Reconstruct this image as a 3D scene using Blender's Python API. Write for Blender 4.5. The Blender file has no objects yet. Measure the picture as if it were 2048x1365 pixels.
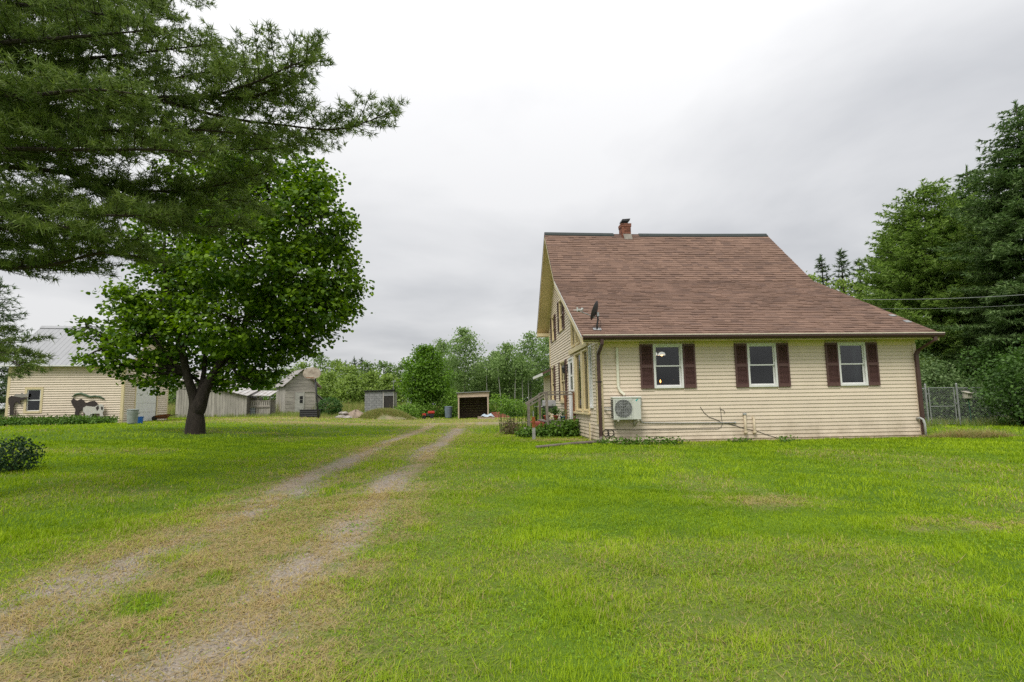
import bpy, math, random
import numpy as np
from mathutils import Matrix, Vector
random.seed(7); rng = np.random.default_rng(7)
PI = math.pi
scene = bpy.context.scene
COL = scene.collection

# ------------------------------------------------------------------ camera
F = 1100.0; PITCH = math.atan(124.5/1100); ROLL = .0155; CAM = np.array([0, 0, 1.5])   # F in pixels of a 2048 wide picture
cam_d = bpy.data.cameras.new('camera'); cam = bpy.data.objects.new('camera', cam_d); COL.objects.link(cam)
cam_d.sensor_width = 36; cam_d.lens = 36*F/2048; cam_d.clip_start = .05; cam_d.clip_end = 3000
_X = Vector((1, 0, 0)); _U = Vector((0, -math.sin(PITCH), math.cos(PITCH))); _B = Vector((0, -math.cos(PITCH), -math.sin(PITCH)))
_rx = _X*math.cos(ROLL) - _U*math.sin(ROLL); _ru = _X*math.sin(ROLL) + _U*math.cos(ROLL)
M = Matrix((( _rx.x, _ru.x, _B.x, 0), (_rx.y, _ru.y, _B.y, 0), (_rx.z, _ru.z, _B.z, 1.5), (0, 0, 0, 1)))
cam.matrix_world = M
scene.camera = cam

# ------------------------------------------------------------------ world: overcast sky, soft sun
SUN_EL = math.radians(52); SUN_AZ = math.radians(207)     # azimuth clockwise from +Y: behind the camera, a little left
w = bpy.data.worlds.new('World'); scene.world = w; w.use_nodes = True
nt = w.node_tree; N = nt.nodes; L = nt.links; N.clear()
out = N.new('ShaderNodeOutputWorld'); bg = N.new('ShaderNodeBackground'); bg.inputs['Strength'].default_value = .1
sky = N.new('ShaderNodeTexSky'); sky.sky_type = 'NISHITA'; sky.sun_disc = False
sky.sun_elevation = SUN_EL; sky.sun_rotation = SUN_AZ; sky.dust_density = 4
tc = N.new('ShaderNodeTexCoord'); sep = N.new('ShaderNodeSeparateXYZ'); L.new(tc.outputs['Generated'], sep.inputs[0])
def wmath(op, a, b=None, clamp=False):
    n = N.new('ShaderNodeMath'); n.operation = op; n.use_clamp = clamp
    for i, q in enumerate((a, b)):
        if q is None: continue
        if isinstance(q, (int, float)): n.inputs[i].default_value = q
        else: L.new(q, n.inputs[i])
    return n.outputs[0]
zc = wmath('MAXIMUM', sep.outputs[2], 0.0)
den = wmath('ADD', zc, .16)
cx = wmath('DIVIDE', sep.outputs[0], den); cy = wmath('DIVIDE', sep.outputs[1], den)
cmb = N.new('ShaderNodeCombineXYZ'); L.new(cx, cmb.inputs[0]); L.new(cy, cmb.inputs[1])
def wnoise(scale, detail, rough, dist=0., off=0.):
    n = N.new('ShaderNodeTexNoise'); n.inputs['Scale'].default_value = scale; n.inputs['Detail'].default_value = detail
    n.inputs['Roughness'].default_value = rough; n.inputs['Distortion'].default_value = dist
    a = N.new('ShaderNodeVectorMath'); a.operation = 'ADD'; a.inputs[1].default_value = (off, off*.7, off*.3)
    L.new(cmb.outputs[0], a.inputs[0]); L.new(a.outputs[0], n.inputs['Vector']); return n.outputs[0]
n1 = wnoise(.8, 6, .5, .3, 31.9); n2 = wnoise(.3, 2, .5, 0, 3.3)
cl = wmath('ADD', wmath('MULTIPLY', n1, .55), wmath('MULTIPLY', n2, .45))
ramp = N.new('ShaderNodeValToRGB'); L.new(cl, ramp.inputs[0])
ramp.color_ramp.elements[0].position = .37; ramp.color_ramp.elements[0].color = (.57, .585, .615, 1)
ramp.color_ramp.elements[1].position = .58; ramp.color_ramp.elements[1].color = (.96, .96, .965, 1)
SKY_H, SKY_Z = 5.3, 10.8                                    # radiance at the horizon and overhead (times .1), brighter overhead as overcast skies are
grad = wmath('ADD', wmath('MULTIPLY', wmath('POWER', zc, 1.9), SKY_Z - SKY_H), SKY_H)
sc = N.new('ShaderNodeVectorMath'); sc.operation = 'SCALE'; L.new(ramp.outputs[0], sc.inputs[0]); L.new(grad, sc.inputs['Scale'])
mx = N.new('ShaderNodeMix'); mx.data_type = 'RGBA'; mx.inputs[0].default_value = .06
L.new(sc.outputs[0], mx.inputs[6]); L.new(sky.outputs[0], mx.inputs[7])
L.new(mx.outputs[2], bg.inputs['Color']); L.new(bg.outputs[0], out.inputs[0])
sd = bpy.data.lights.new('sun', 'SUN'); sd.energy = 1.5; sd.angle = math.radians(22); sd.color = (1, .965, .91)
sun = bpy.data.objects.new('sun', sd); COL.objects.link(sun)
sv = Vector((math.sin(SUN_AZ)*math.cos(SUN_EL), math.cos(SUN_AZ)*math.cos(SUN_EL), math.sin(SUN_EL)))
sun.rotation_euler = sv.to_track_quat('Z', 'Y').to_euler(); sun.location = sv*60
vs = scene.view_settings; vs.view_transform = 'Standard'; vs.look = 'None'; vs.gamma = 1; vs.use_curve_mapping = False
vs.exposure = 0.68
cy_ = scene.cycles; cy_.max_bounces = 6; cy_.transparent_max_bounces = 12; cy_.use_denoising = False
cy_.diffuse_bounces = 3; cy_.glossy_bounces = 3; cy_.caustics_reflective = False; cy_.caustics_refractive = False

# ------------------------------------------------------------------ pixels (2048 wide) to places
def ray(px, py):
    u = (px-1024)/F; v = (682.5-py)/F
    a = u*math.cos(ROLL)+v*math.sin(ROLL); b = -u*math.sin(ROLL)+v*math.cos(ROLL)
    return np.array([a, -b*math.sin(PITCH)+math.cos(PITCH), b*math.cos(PITCH)+math.sin(PITCH)])
def at(px, py, Y): d = ray(px, py); return CAM+d*(Y/d[1])
def ss(a, b, x):
    t = np.clip((np.asarray(x, float)-a)/(b-a), 0, 1); return t*t*(3-2*t)
def gz(x, y):                                                # the lie of the land
    return .4*ss(1, 15, y)+.42*ss(-4, -17, x)*ss(6, 20, y)*(1-.5*ss(45, 80, y))
def gp(px, py):                                              # where a pixel's ray meets the ground
    d = ray(px, py); t = 1.
    for i in range(150):
        p = CAM+d*t; t += (p[2]-float(gz(p[0], p[1])))/(-d[2]+.05)*.5
    return CAM+d*t
def G(x, y, dz=0.): return (x, y, float(gz(x, y))+dz)

# ------------------------------------------------------------------ numpy value noise
_lat = rng.random((64, 64))
def vnoise(x, y, s):
    x = np.asarray(x)/s; y = np.asarray(y)/s
    xi = np.floor(x).astype(int); yi = np.floor(y).astype(int); fx = x-xi; fy = y-yi
    fx = fx*fx*(3-2*fx); fy = fy*fy*(3-2*fy); a = _lat
    return (a[xi % 64, yi % 64]*(1-fx)+a[(xi+1) % 64, yi % 64]*fx)*(1-fy)+(a[xi % 64, (yi+1) % 64]*(1-fx)+a[(xi+1) % 64, (yi+1) % 64]*fx)*fy

# ------------------------------------------------------------------ materials
MATS = {}
def bsdf(m): return m.node_tree.nodes['Principled BSDF']
def mat(name, col, rough=.7, var=.12, scale=6., bump=0., bscale=None, metal=0., spec=.35, col2=None, stretch=(1, 1, 1), island=0.):
    """plain procedural material: colour broken up by two noises, optional second colour, fine bump, per-piece variation"""
    if name in MATS: return MATS[name]
    m = bpy.data.materials.new(name); m.use_nodes = True; n = m.node_tree.nodes; l = m.node_tree.links; b = bsdf(m)
    b.inputs['Roughness'].default_value = rough; b.inputs['Metallic'].default_value = metal; b.inputs['Specular IOR Level'].default_value = spec
    t = n.new('ShaderNodeTexCoord'); mp = n.new('ShaderNodeMapping'); mp.inputs['Scale'].default_value = stretch
    l.new(t.outputs['Object'], mp.inputs[0])
    nz = n.new('ShaderNodeTexNoise'); nz.inputs['Scale'].default_value = scale; nz.inputs['Detail'].default_value = 8; nz.inputs['Roughness'].default_value = .65
    l.new(mp.outputs[0], nz.inputs['Vector'])
    r = n.new('ShaderNodeValToRGB'); l.new(nz.outputs[0], r.inputs[0])
    c2 = col2 or tuple(min(1, c*(1-2*var)) for c in col)
    r.color_ramp.elements[0].position = .3; r.color_ramp.elements[0].color = (*c2, 1)
    r.color_ramp.elements[1].position = .65; r.color_ramp.elements[1].color = (*col, 1)
    src = r.outputs[0]
    if island:
        g = n.new('ShaderNodeNewGeometry'); oi = n.new('ShaderNodeObjectInfo'); ad = n.new('ShaderNodeMath'); ad.operation = 'ADD'
        l.new(g.outputs['Random Per Island'], ad.inputs[0]); l.new(oi.outputs['Random'], ad.inputs[1])
        fr = n.new('ShaderNodeMath'); fr.operation = 'FRACT'; l.new(ad.outputs[0], fr.inputs[0])
        mr = n.new('ShaderNodeMapRange'); mr.inputs[3].default_value = 1-island; mr.inputs[4].default_value = 1+island; l.new(fr.outputs[0], mr.inputs[0])
        vm = n.new('ShaderNodeVectorMath'); vm.operation = 'SCALE'; l.new(src, vm.inputs[0]); l.new(mr.outputs[0], vm.inputs['Scale']); src = vm.outputs[0]
    l.new(src, b.inputs['Base Color'])
    if bump:
        nb = n.new('ShaderNodeTexNoise'); nb.inputs['Scale'].default_value = bscale or scale*6; nb.inputs['Detail'].default_value = 6
        l.new(mp.outputs[0], nb.inputs['Vector'])
        bp = n.new('ShaderNodeBump'); bp.inputs['Strength'].default_value = bump; bp.inputs['Distance'].default_value = .02
        l.new(nb.outputs[0], bp.inputs['Height']); l.new(bp.outputs[0], b.inputs['Normal'])
    MATS[name] = m; return m
def foliage(name, dark, light, trans=.35, rough=.55, dry=None, spec=.25):
    """leaf material: face attribute v runs from old dark leaf to young light one, attribute d to the dry colour; thin leaves let light through"""
    if name in MATS: return MATS[name]
    m = bpy.data.materials.new(name); m.use_nodes = True; n = m.node_tree.nodes; l = m.node_tree.links; n.clear()
    o = n.new('ShaderNodeOutputMaterial'); a = n.new('ShaderNodeAttribute'); a.attribute_name = 'v'
    r = n.new('ShaderNodeValToRGB'); r.color_ramp.elements[0].color = (*dark, 1); r.color_ramp.elements[1].color = (*light, 1)
    l.new(a.outputs['Fac'], r.inputs[0]); src = r.outputs[0]
    if dry:
        d = n.new('ShaderNodeAttribute'); d.attribute_name = 'd'; mx = n.new('ShaderNodeMix'); mx.data_type = 'RGBA'
        l.new(d.outputs['Fac'], mx.inputs[0]); l.new(src, mx.inputs[6]); mx.inputs[7].default_value = (*dry, 1); src = mx.outputs[2]
    p = n.new('ShaderNodeBsdfPrincipled'); p.inputs['Roughness'].default_value = rough; p.inputs['Specular IOR Level'].default_value = spec
    t = n.new('ShaderNodeBsdfTranslucent'); mix = n.new('ShaderNodeMixShader'); mix.inputs[0].default_value = trans
    hs = n.new('ShaderNodeHueSaturation'); hs.inputs['Value'].default_value = 1.25; hs.inputs['Saturation'].default_value = 1.1
    l.new(src, p.inputs['Base Color']); l.new(src, hs.inputs['Color']); l.new(hs.outputs[0], t.inputs[0])
    l.new(p.outputs[0], mix.inputs[1]); l.new(t.outputs[0], mix.inputs[2]); l.new(mix.outputs[0], o.inputs[0])
    MATS[name] = m; return m
def emis(name, col, s):
    m = bpy.data.materials.new(name); m.use_nodes = True; b = bsdf(m)
    b.inputs['Base Color'].default_value = (*col, 1); b.inputs['Emission Color'].default_value = (*col, 1); b.inputs['Emission Strength'].default_value = s
    MATS[name] = m; return m
def glassmat(name, tint=(.6, .63, .64), refl=.0):
    m = bpy.data.materials.new(name); m.use_nodes = True; n = m.node_tree.nodes; l = m.node_tree.links; n.clear()
    o = n.new('ShaderNodeOutputMaterial'); t = n.new('ShaderNodeBsdfTransparent'); t.inputs[0].default_value = (*tint, 1)
    g = n.new('ShaderNodeBsdfGlossy'); g.inputs['Roughness'].default_value = .03; g.inputs[0].default_value = (.9, .9, .9, 1)
    f = n.new('ShaderNodeFresnel'); f.inputs[0].default_value = 1.5; mix = n.new('ShaderNodeMixShader')
    ad = n.new('ShaderNodeMath'); ad.operation = 'ADD'; ad.inputs[1].default_value = refl; ad.use_clamp = True; l.new(f.outputs[0], ad.inputs[0])
    l.new(ad.outputs[0], mix.inputs[0]); l.new(t.outputs[0], mix.inputs[1]); l.new(g.outputs[0], mix.inputs[2]); l.new(mix.outputs[0], o.inputs[0])
    MATS[name] = m; return m

siding = mat('cream_siding', (.72, .608, .475), .5, .045, 1.3, .05, 30, island=.03)
def grime(m):
    n = m.node_tree.nodes; l = m.node_tree.links; b = bsdf(m); src = b.inputs['Base Color'].links[0].from_socket
    t = n.new('ShaderNodeTexCoord'); s = n.new('ShaderNodeSeparateXYZ'); l.new(t.outputs['Object'], s.inputs[0])
    z = n.new('ShaderNodeMapRange'); z.inputs[1].default_value = .75; z.inputs[2].default_value = .02; z.inputs[3].default_value = 0; z.inputs[4].default_value = .85; l.new(s.outputs[2], z.inputs[0])
    q = n.new('ShaderNodeTexNoise'); q.inputs['Scale'].default_value = 2.2; q.inputs['Detail'].default_value = 8; q.inputs['Roughness'].default_value = .7; l.new(t.outputs['Object'], q.inputs['Vector'])
    mp = n.new('ShaderNodeMapping'); mp.inputs['Scale'].default_value = (2.5, 2.5, .5); l.new(t.outputs['Object'], mp.inputs[0])
    st = n.new('ShaderNodeTexNoise'); st.inputs['Scale'].default_value = 1.4; st.inputs['Detail'].default_value = 4; l.new(mp.outputs[0], st.inputs['Vector'])
    r = n.new('ShaderNodeMapRange'); r.inputs[1].default_value = .38; r.inputs[2].default_value = .68; l.new(q.outputs[0], r.inputs[0])
    m1 = n.new('ShaderNodeMath'); m1.operation = 'MULTIPLY'; l.new(z.outputs[0], m1.inputs[0]); l.new(r.outputs[0], m1.inputs[1])
    r2 = n.new('ShaderNodeMapRange'); r2.inputs[1].default_value = .52; r2.inputs[2].default_value = .75; r2.inputs[4].default_value = .10; l.new(st.outputs[0], r2.inputs[0])
    ad = n.new('ShaderNodeMath'); ad.operation = 'ADD'; ad.use_clamp = True; l.new(m1.outputs[0], ad.inputs[0]); l.new(r2.outputs[0], ad.inputs[1])
    mx = n.new('ShaderNodeMix'); mx.data_type = 'RGBA'; l.new(ad.outputs[0], mx.inputs[0]); l.new(src, mx.inputs[6]); mx.inputs[7].default_value = (.36, .29, .20, 1); l.new(mx.outputs[2], b.inputs['Base Color'])
grime(siding)
trimc = mat('cream_trim', (.72, .60, .36), .5, .06, 3)
soffitm = mat('cream_soffit_bounce', (.76, .63, .36), .55, .05, 3)  # cream paint, with yellow bounce light from the lawn put into the colour
white = mat('white_paint', (.78, .78, .76), .45, .05, 4)
brown = mat('brown_metal', (.085, .045, .038), .4, .15, 5)
shutterm = mat('brown_shutter', (.12, .062, .055), .5, .14, 4)
shingle_m = None
glass = glassmat('window_glass')
greymetal = mat('galvanised_metal', (.42, .43, .43), .4, .18, 9, metal=.6)
darkmetal = mat('dark_metal', (.05, .05, .052), .45, .2, 8, metal=.3)
concrete = mat('concrete', (.33, .30, .26), .9, .2, 5, .4)
greywood = mat('weathered_grey_wood', (.43, .40, .355), .9, .22, 7, .35, 40, stretch=(1, 1, .12), island=.14)
greyboard = mat('weathered_grey_boards', (.46, .42, .37), .9, .22, 7, .3, 40, stretch=(.15, .15, 1), island=.14)
darkwood = mat('dark_stained_wood', (.13, .09, .065), .85, .25, 6, .3, stretch=(1, 1, .2), island=.15)
barkm = mat('rough_bark', (.045, .035, .028), .95, .3, 7, 1., 18, stretch=(1, 1, .3))
pinebark = mat('pine_bark', (.06, .047, .038), .95, .3, 9, .8, 25)
birchbark = mat('pale_birch_bark', (.42, .41, .37), .8, .35, 6, .3, stretch=(.5, .5, 2))
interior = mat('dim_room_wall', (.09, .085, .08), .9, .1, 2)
black = mat('black_plastic', (.02, .02, .022), .5, .2, 5)
pvc = mat('grey_pvc', (.42, .43, .42), .5, .08, 6)
terracotta = mat('terracotta', (.50, .15, .075), .8, .15, 8)
tinroof = mat('pale_tin_roof', (.34, .345, .355), .6, .05, 3, metal=.0, stretch=(1, .3, .3))
rustroof = mat('dull_tin_roof', (.55, .55, .54), .45, .16, 3, metal=.3, col2=(.30, .24, .20))

# ------------------------------------------------------------------ mesh helpers
def link(name, me, m=None, parent=None):
    o = bpy.data.objects.new(name, me); COL.objects.link(o)
    if m is not None and me is not None: me.materials.append(m)
    if parent is not None: o.parent = parent
    return o
class MB:
    """collects boxes, prisms, tubes and lathes into one mesh"""
    def __init__(s): s.v = []; s.f = []
    def add(s, vs, fs):
        o = len(s.v); s.v += [tuple(map(float, p)) for p in vs]; s.f += [tuple(i+o for i in f) for f in fs]; return s
    def box(s, x0, x1, y0, y1, z0, z1):
        return s.add([(x, y, z) for z in (z0, z1) for y in (y0, y1) for x in (x0, x1)],
                     [(0, 2, 3, 1), (4, 5, 7, 6), (0, 1, 5, 4), (2, 6, 7, 3), (0, 4, 6, 2), (1, 3, 7, 5)])
    def bar(s, a, b, w_, h_, up=(0, 0, 1)):
        a = Vector(a); b = Vector(b); d = (b-a).normalized(); u = Vector(up); sd_ = d.cross(u)
        if sd_.length < 1e-4: sd_ = d.cross(Vector((0, 1, 0)))
        sd_.normalize(); u = sd_.cross(d); vs = []
        for p in (a, b):
            for i, j in ((-1, -1), (1, -1), (1, 1), (-1, 1)): vs.append(p+sd_*(i*w_/2)+u*(j*h_/2))
        return s.add(vs, [(3, 2, 1, 0), (4, 5, 6, 7), (0, 1, 5, 4), (1, 2, 6, 5), (2, 3, 7, 6), (3, 0, 4, 7)])
    def tube(s, pts, r, n=8, cap=True):
        pts = [Vector(p) for p in pts]; k = len(pts); rs = r if isinstance(r, (list, tuple)) else [r]*k
        vs = []; u = None
        for i, p in enumerate(pts):
            d = (pts[min(i+1, k-1)]-pts[max(i-1, 0)]).normalized()
            if u is None: u = d.cross(Vector((0, 0, 1)) if abs(d.z) < .9 else Vector((1, 0, 0))).normalized()
            else: u = (u-d*u.dot(d)).normalized()
            w_ = d.cross(u)
            for j in range(n):
                a = 2*PI*j/n; vs.append(p+(u*math.cos(a)+w_*math.sin(a))*rs[i])
        fs = [(i*n+j, i*n+(j+1) % n, (i+1)*n+(j+1) % n, (i+1)*n+j) for i in range(k-1) for j in range(n)]
        if cap: fs += [tuple(range(n-1, -1, -1)), tuple((k-1)*n+j for j in range(n))]
        return s.add(vs, fs)
    def lathe(s, prof, n=16, c=(0, 0, 0)):
        vs = [(c[0]+r*math.cos(2*PI*j/n), c[1]+r*math.sin(2*PI*j/n), c[2]+z) for r, z in prof for j in range(n)]
        k = len(prof); fs = [(i*n+j, i*n+(j+1) % n, (i+1)*n+(j+1) % n, (i+1)*n+j) for i in range(k-1) for j in range(n)]
        fs += [tuple(range(n-1, -1, -1)), tuple((k-1)*n+j for j in range(n))]
        return s.add(vs, fs)
    def prism(s, poly, d):
        """polygon (3D points) pushed along d"""
        k = len(poly); d = Vector(d); vs = [Vector(p) for p in poly]; vs += [p+d for p in vs[:k]]
        return s.add(vs, [tuple(range(k-1, -1, -1)), tuple(range(k, 2*k))]+[(i, (i+1) % k, k+(i+1) % k, k+i) for i in range(k)])
    def mesh(s, name):
        me = bpy.data.meshes.new(name); me.from_pydata(s.v, [], s.f); me.update(); return me
    def build(s, name, m, parent=None, smooth=False, bevel=0):
        me = s.mesh(name); o = link(name, me, m, parent)
        if smooth:
            me.shade_smooth()
        if bevel:
            b = o.modifiers.new('b', 'BEVEL'); b.width = bevel; b.segments = 2; b.limit_method = 'ANGLE'
        return o
def tag(o, label, cat, group=None, kind=None):
    o['label'] = label; o['category'] = cat
    if group: o['group'] = group
    if kind: o['kind'] = kind
    return o
def empty(name, loc, rz=0., label=None, cat=None, group=None):
    o = bpy.data.objects.new(name, None); COL.objects.link(o); o.location = loc; o.rotation_euler = (0, 0, rz); o.empty_display_size = .2
    if label: tag(o, label, cat, group)
    return o
def copy_tree(o, parent=None):
    c = o.copy(); COL.objects.link(c); c.parent = parent
    for ch in list(o.children): copy_tree(ch, c)
    return c
def np_mesh(name, V, k, m, parent=None, v=None, d=None):
    """bulk mesh of n faces with k corners each, corners not shared"""
    V = np.ascontiguousarray(V, dtype=np.float32).reshape(-1, 3); n = len(V)//k
    me = bpy.data.meshes.new(name); me.vertices.add(n*k); me.vertices.foreach_set('co', V.ravel())
    me.loops.add(n*k); me.loops.foreach_set('vertex_index', np.arange(n*k, dtype=np.int32))
    me.polygons.add(n); me.polygons.foreach_set('loop_start', np.arange(0, n*k, k, dtype=np.int32))
    for nm, arr in (('v', v), ('d', d)):
        if arr is not None:
            at_ = me.attributes.new(nm, 'FLOAT', 'FACE'); at_.data.foreach_set('value', np.ascontiguousarray(arr, dtype=np.float32))
    me.update(calc_edges=True); return link(name, me, m, parent)
def unit(a): return a/np.maximum(np.linalg.norm(a, axis=-1, keepdims=True), 1e-9)
def place(shape, O, U, Nn, S):
    """shape (k,2or3) placed at O with axis U (along), normal Nn, size S -> (n*k,3)"""
    U = unit(U); W = unit(np.cross(Nn, U)); Nn = np.cross(U, W); sh = np.asarray(shape, float)
    if sh.shape[1] == 2: sh = np.c_[sh, np.zeros(len(sh))]
    S = np.asarray(S, float).reshape(-1, 1, 1)
    return (O[:, None, :]+S*(sh[None, :, 0:1]*U[:, None, :]+sh[None, :, 1:2]*W[:, None, :]+sh[None, :, 2:3]*Nn[:, None, :])).reshape(-1, 3)
def rdir(n): return unit(rng.normal(size=(n, 3)))

# ------------------------------------------------------------------ ground
def drive_x(y): return -2.65-.0013*np.square(np.maximum(np.asarray(y, float)-3, 0))
def drive_u(x, y): return (x-drive_x(y))/1.6
def bump2(x, y, cx_, cy_, rx, ry): return np.exp(-(((x-cx_)/rx)**2+((y-cy_)/ry)**2))
_dp = [(*gp(1530, 1003)[:2], .55, .3), (*gp(1935, 1043)[:2], .5, .13), (*gp(2035, 1052)[:2], .4, .15), (*gp(1880, 1058)[:2], .4, .12), (*gp(1130, 880)[:2], 1.1, .6), (*gp(1400, 1120)[:2], 1.2, .5), (*gp(1090, 872)[:2], .8, .7), (*gp(1420, 997)[:2], .25, .12), (*gp(1500,980)[:2], .2, .1)]
_dw = [.62, .7, .7, .4, .75, .25, .6, .5, .4]
house_O = at(1203, 887, 15.0); HG = ray(950, 808.1); HG[2] = 0; HG = HG/np.linalg.norm(HG); HE = np.array([HG[1], -HG[0], 0.]); HROT = math.atan2(HE[1], HE[0])
def hloc(x, y): return (x-house_O[0])*HE[0]+(y-house_O[1])*HE[1], (x-house_O[0])*HG[0]+(y-house_O[1])*HG[1]
def dryness(x, y):
    """how dry and worn the turf is: the track, its shoulders, the yard behind and a few scalped spots"""
    x = np.asarray(x, float); y = np.asarray(y, float); u = np.abs(drive_u(x, y)+.18*(vnoise(x, y, 1.1)-.5)); far = ss(34, 27, y)
    fine = .5*vnoise(x+9, y*.5, .7)+.5*vnoise(x, y*.7+3, .16)
    rutd = np.exp(-((u-.5)/(.20+.12*ss(9, 3, y)))**2)*(.55+.45*ss(.22, .5, fine)); mid = ss(.5, .2, u)*(.42+.38*ss(11, 5, y))*ss(.22, .5, fine); sho = ss(1.2, .8, u)*(.38+.38*ss(11, 5, y))*ss(.22, .55, fine)
    tr = np.maximum(np.maximum(rutd, mid), sho)*far
    tr = np.maximum(tr, .42*ss(1.9, .9, u)*far*vnoise(x, y+50, 2.))
    yard = .62*ss(25, 30, y)*ss(46, 38, y)*ss(-24, -15, x)*ss(6, -1, x)*(.45+.8*vnoise(x, y, 2.3))
    d = np.maximum(tr, yard)
    for (a, b, r1, r2), k in zip(_dp, _dw): d = np.maximum(d, k*np.clip(bump2(x, y, a, b, r1*1.15, r2*1.15)*1.6*ss(.2, .75, .45*vnoise(x, y, .21)+.55*vnoise(x+3, y, .07)), 0, 1))
    hx, hy = hloc(x, y); d = np.maximum(d, .9*ss(-.45, -.12, hy)*(hx > 0)*(hx < 9.3)*(hy < .3)*(.5+.5*vnoise(x, y, .3)))
    d = np.maximum(d, .20*ss(.55, .9, vnoise(x+31, y+17, 1.7)))
    return np.clip(d, 0, 1)
_bp = [(*gp(*q)[:2], r_) for q, r_ in (((110, 1180), .9), ((230, 1140), .8), ((520, 1020), .7), ((600, 985), .8), ((700, 925), 1.2), ((590, 1140), .8), ((690, 1070), .7), ((440, 1310), .6), ((350, 1345), .5), ((780, 960), 1.0), ((850, 900), 2.), ((900, 870), 3.))]
def bareness(x, y):
    """stretches of the ruts worn through to gravel"""
    g = 0*np.asarray(x, float)
    for a, b, r_ in _bp: g = np.maximum(g, bump2(x, y, a, b, .27, r_))
    return np.clip(g*.95*ss(.15, .6, .5*vnoise(x, y, .3)+.5*vnoise(x+5, y, .11)), 0, 1)
def lines(a, b, n): return list(np.linspace(a, b, n))
gxs = np.unique(np.round(lines(-900, -60, 15)+lines(-60, -12, 49)+lines(-12, 16, 113)+lines(16, 60, 45)+lines(60, 900, 15), 3))
gys = np.unique(np.round(lines(-120, -6, 12)+lines(-6, 20, 105)+lines(20, 60, 61)+lines(60, 120, 31)+lines(120, 1500, 16), 3))
gx, gy = np.meshgrid(gxs, gys); gv = np.stack([gx, gy, gz(gx, gy)], -1).reshape(-1, 3); nx, ny = len(gxs), len(gys)
ii = (np.arange(ny-1)[:, None]*nx+np.arange(nx-1)[None, :]).ravel(); gf = np.stack([ii, ii+1, ii+nx+1, ii+nx], 1)
def grid_mesh(name, V, Fq, m, attrs, kind='structure'):
    me = bpy.data.meshes.new(name); me.from_pydata(V.tolist(), [], Fq.tolist()); me.update(); me.shade_smooth()
    for k, a in attrs.items():
        t = me.attributes.new(k, 'FLOAT', 'POINT'); t.data.foreach_set('value', np.ascontiguousarray(a, dtype=np.float32))
    o = link(name, me, m); o['kind'] = kind; return o
TURF_D, TURF_L, STRAW = (.045, .10, .005), (.12, .20, .012), (.38, .29, .175)
def ground_mat(name, track):
    m = bpy.data.materials.new(name); m.use_nodes = True; n = m.node_tree.nodes; l = m.node_tree.links; b = bsdf(m); b.inputs['Roughness'].default_value = .95; b.inputs['Specular IOR Level'].default_value = .1
    geo = n.new('ShaderNodeNewGeometry')
    def noise(s, d=6, r=.6, sc=(1, 1, 1)):
        mp = n.new('ShaderNodeMapping'); mp.inputs['Scale'].default_value = sc; l.new(geo.outputs['Position'], mp.inputs[0])
        q = n.new('ShaderNodeTexNoise'); q.inputs['Scale'].default_value = s; q.inputs['Detail'].default_value = d; q.inputs['Roughness'].default_value = r; l.new(mp.outputs[0], q.inputs['Vector']); return q.outputs[0]
    def ramp_(src, p0, c0, p1, c1):
        r = n.new('ShaderNodeValToRGB'); l.new(src, r.inputs[0]); e = r.color_ramp.elements
        e[0].position = p0; e[0].color = (*c0, 1); e[1].position = p1; e[1].color = (*c1, 1); return r.outputs[0]
    def mixc(f, a, c):
        x = n.new('ShaderNodeMix'); x.data_type = 'RGBA'; l.new(f, x.inputs[0])
        for i, q in ((6, a), (7, c)):
            if isinstance(q, tuple): x.inputs[i].default_value = (*q, 1)
            else: l.new(q, x.inputs[i])
        return x.outputs[2]
    def mth(op, a, c=0., clamp=True):
        x = n.new('ShaderNodeMath'); x.operation = op; x.use_clamp = clamp
        for i, q in enumerate((a, c)):
            if isinstance(q, (int, float)): x.inputs[i].default_value = q
            else: l.new(q, x.inputs[i])
        return x.outputs[0]
    turf = mixc(ramp_(noise(60, 4), .35, (0, 0, 0), .7, (1, 1, 1)), ramp_(noise(.5, 8), .3, TURF_D, .7, TURF_L), ramp_(noise(1.7, 8), .3, (.05, .10, .010), .7, (.13, .21, .025)))
    a = n.new('ShaderNodeAttribute'); a.attribute_name = 'd'
    dd = mth('MULTIPLY', a.outputs['Fac'], ramp_(noise(14, 6), .25, (.3, .3, .3), .6, (1.25, 1.25, 1.25)))
    c = mixc(dd, turf, ramp_(noise(30, 6), .3, (.20, .15, .09), .7, STRAW))
    if track:
        ua = n.new('ShaderNodeAttribute'); ua.attribute_name = 'u'
        wob = mth('ADD', mth('ABSOLUTE', ua.outputs['Fac']), mth('MULTIPLY', mth('SUBTRACT', noise(1.6, 4), .5, False), .35, False), False)
        rut = mth('SUBTRACT', 1., mth('MULTIPLY', mth('ABSOLUTE', mth('SUBTRACT', wob, .5, False), 0, False), 3.4, False))
        patch = ramp_(noise(.75, 6, .62, (1, .55, 1)), .45, (0, 0, 0), .60, (.85, .85, .85))
        ga_ = n.new('ShaderNodeAttribute'); ga_.attribute_name = 'g'; gr = mth('MAXIMUM', mth('MULTIPLY', mth('MULTIPLY', rut, 1.9), patch), ga_.outputs['Fac'])
        vo = n.new('ShaderNodeTexVoronoi'); vo.inputs['Scale'].default_value = 55; l.new(geo.outputs['Position'], vo.inputs['Vector'])
        stone = mixc(ramp_(vo.outputs['Color'], .1, (0, 0, 0), .9, (1, 1, 1)), (.23, .185, .14), (.37, .32, .265))
        c = mixc(gr, c, stone)
    l.new(c, b.inputs['Base Color'])
    bp = n.new('ShaderNodeBump'); bp.inputs['Strength'].default_value = .6; bp.inputs['Distance'].default_value = .03; l.new(noise(45, 5), bp.inputs['Height']); l.new(bp.outputs[0], b.inputs['Normal'])
    return m
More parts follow.
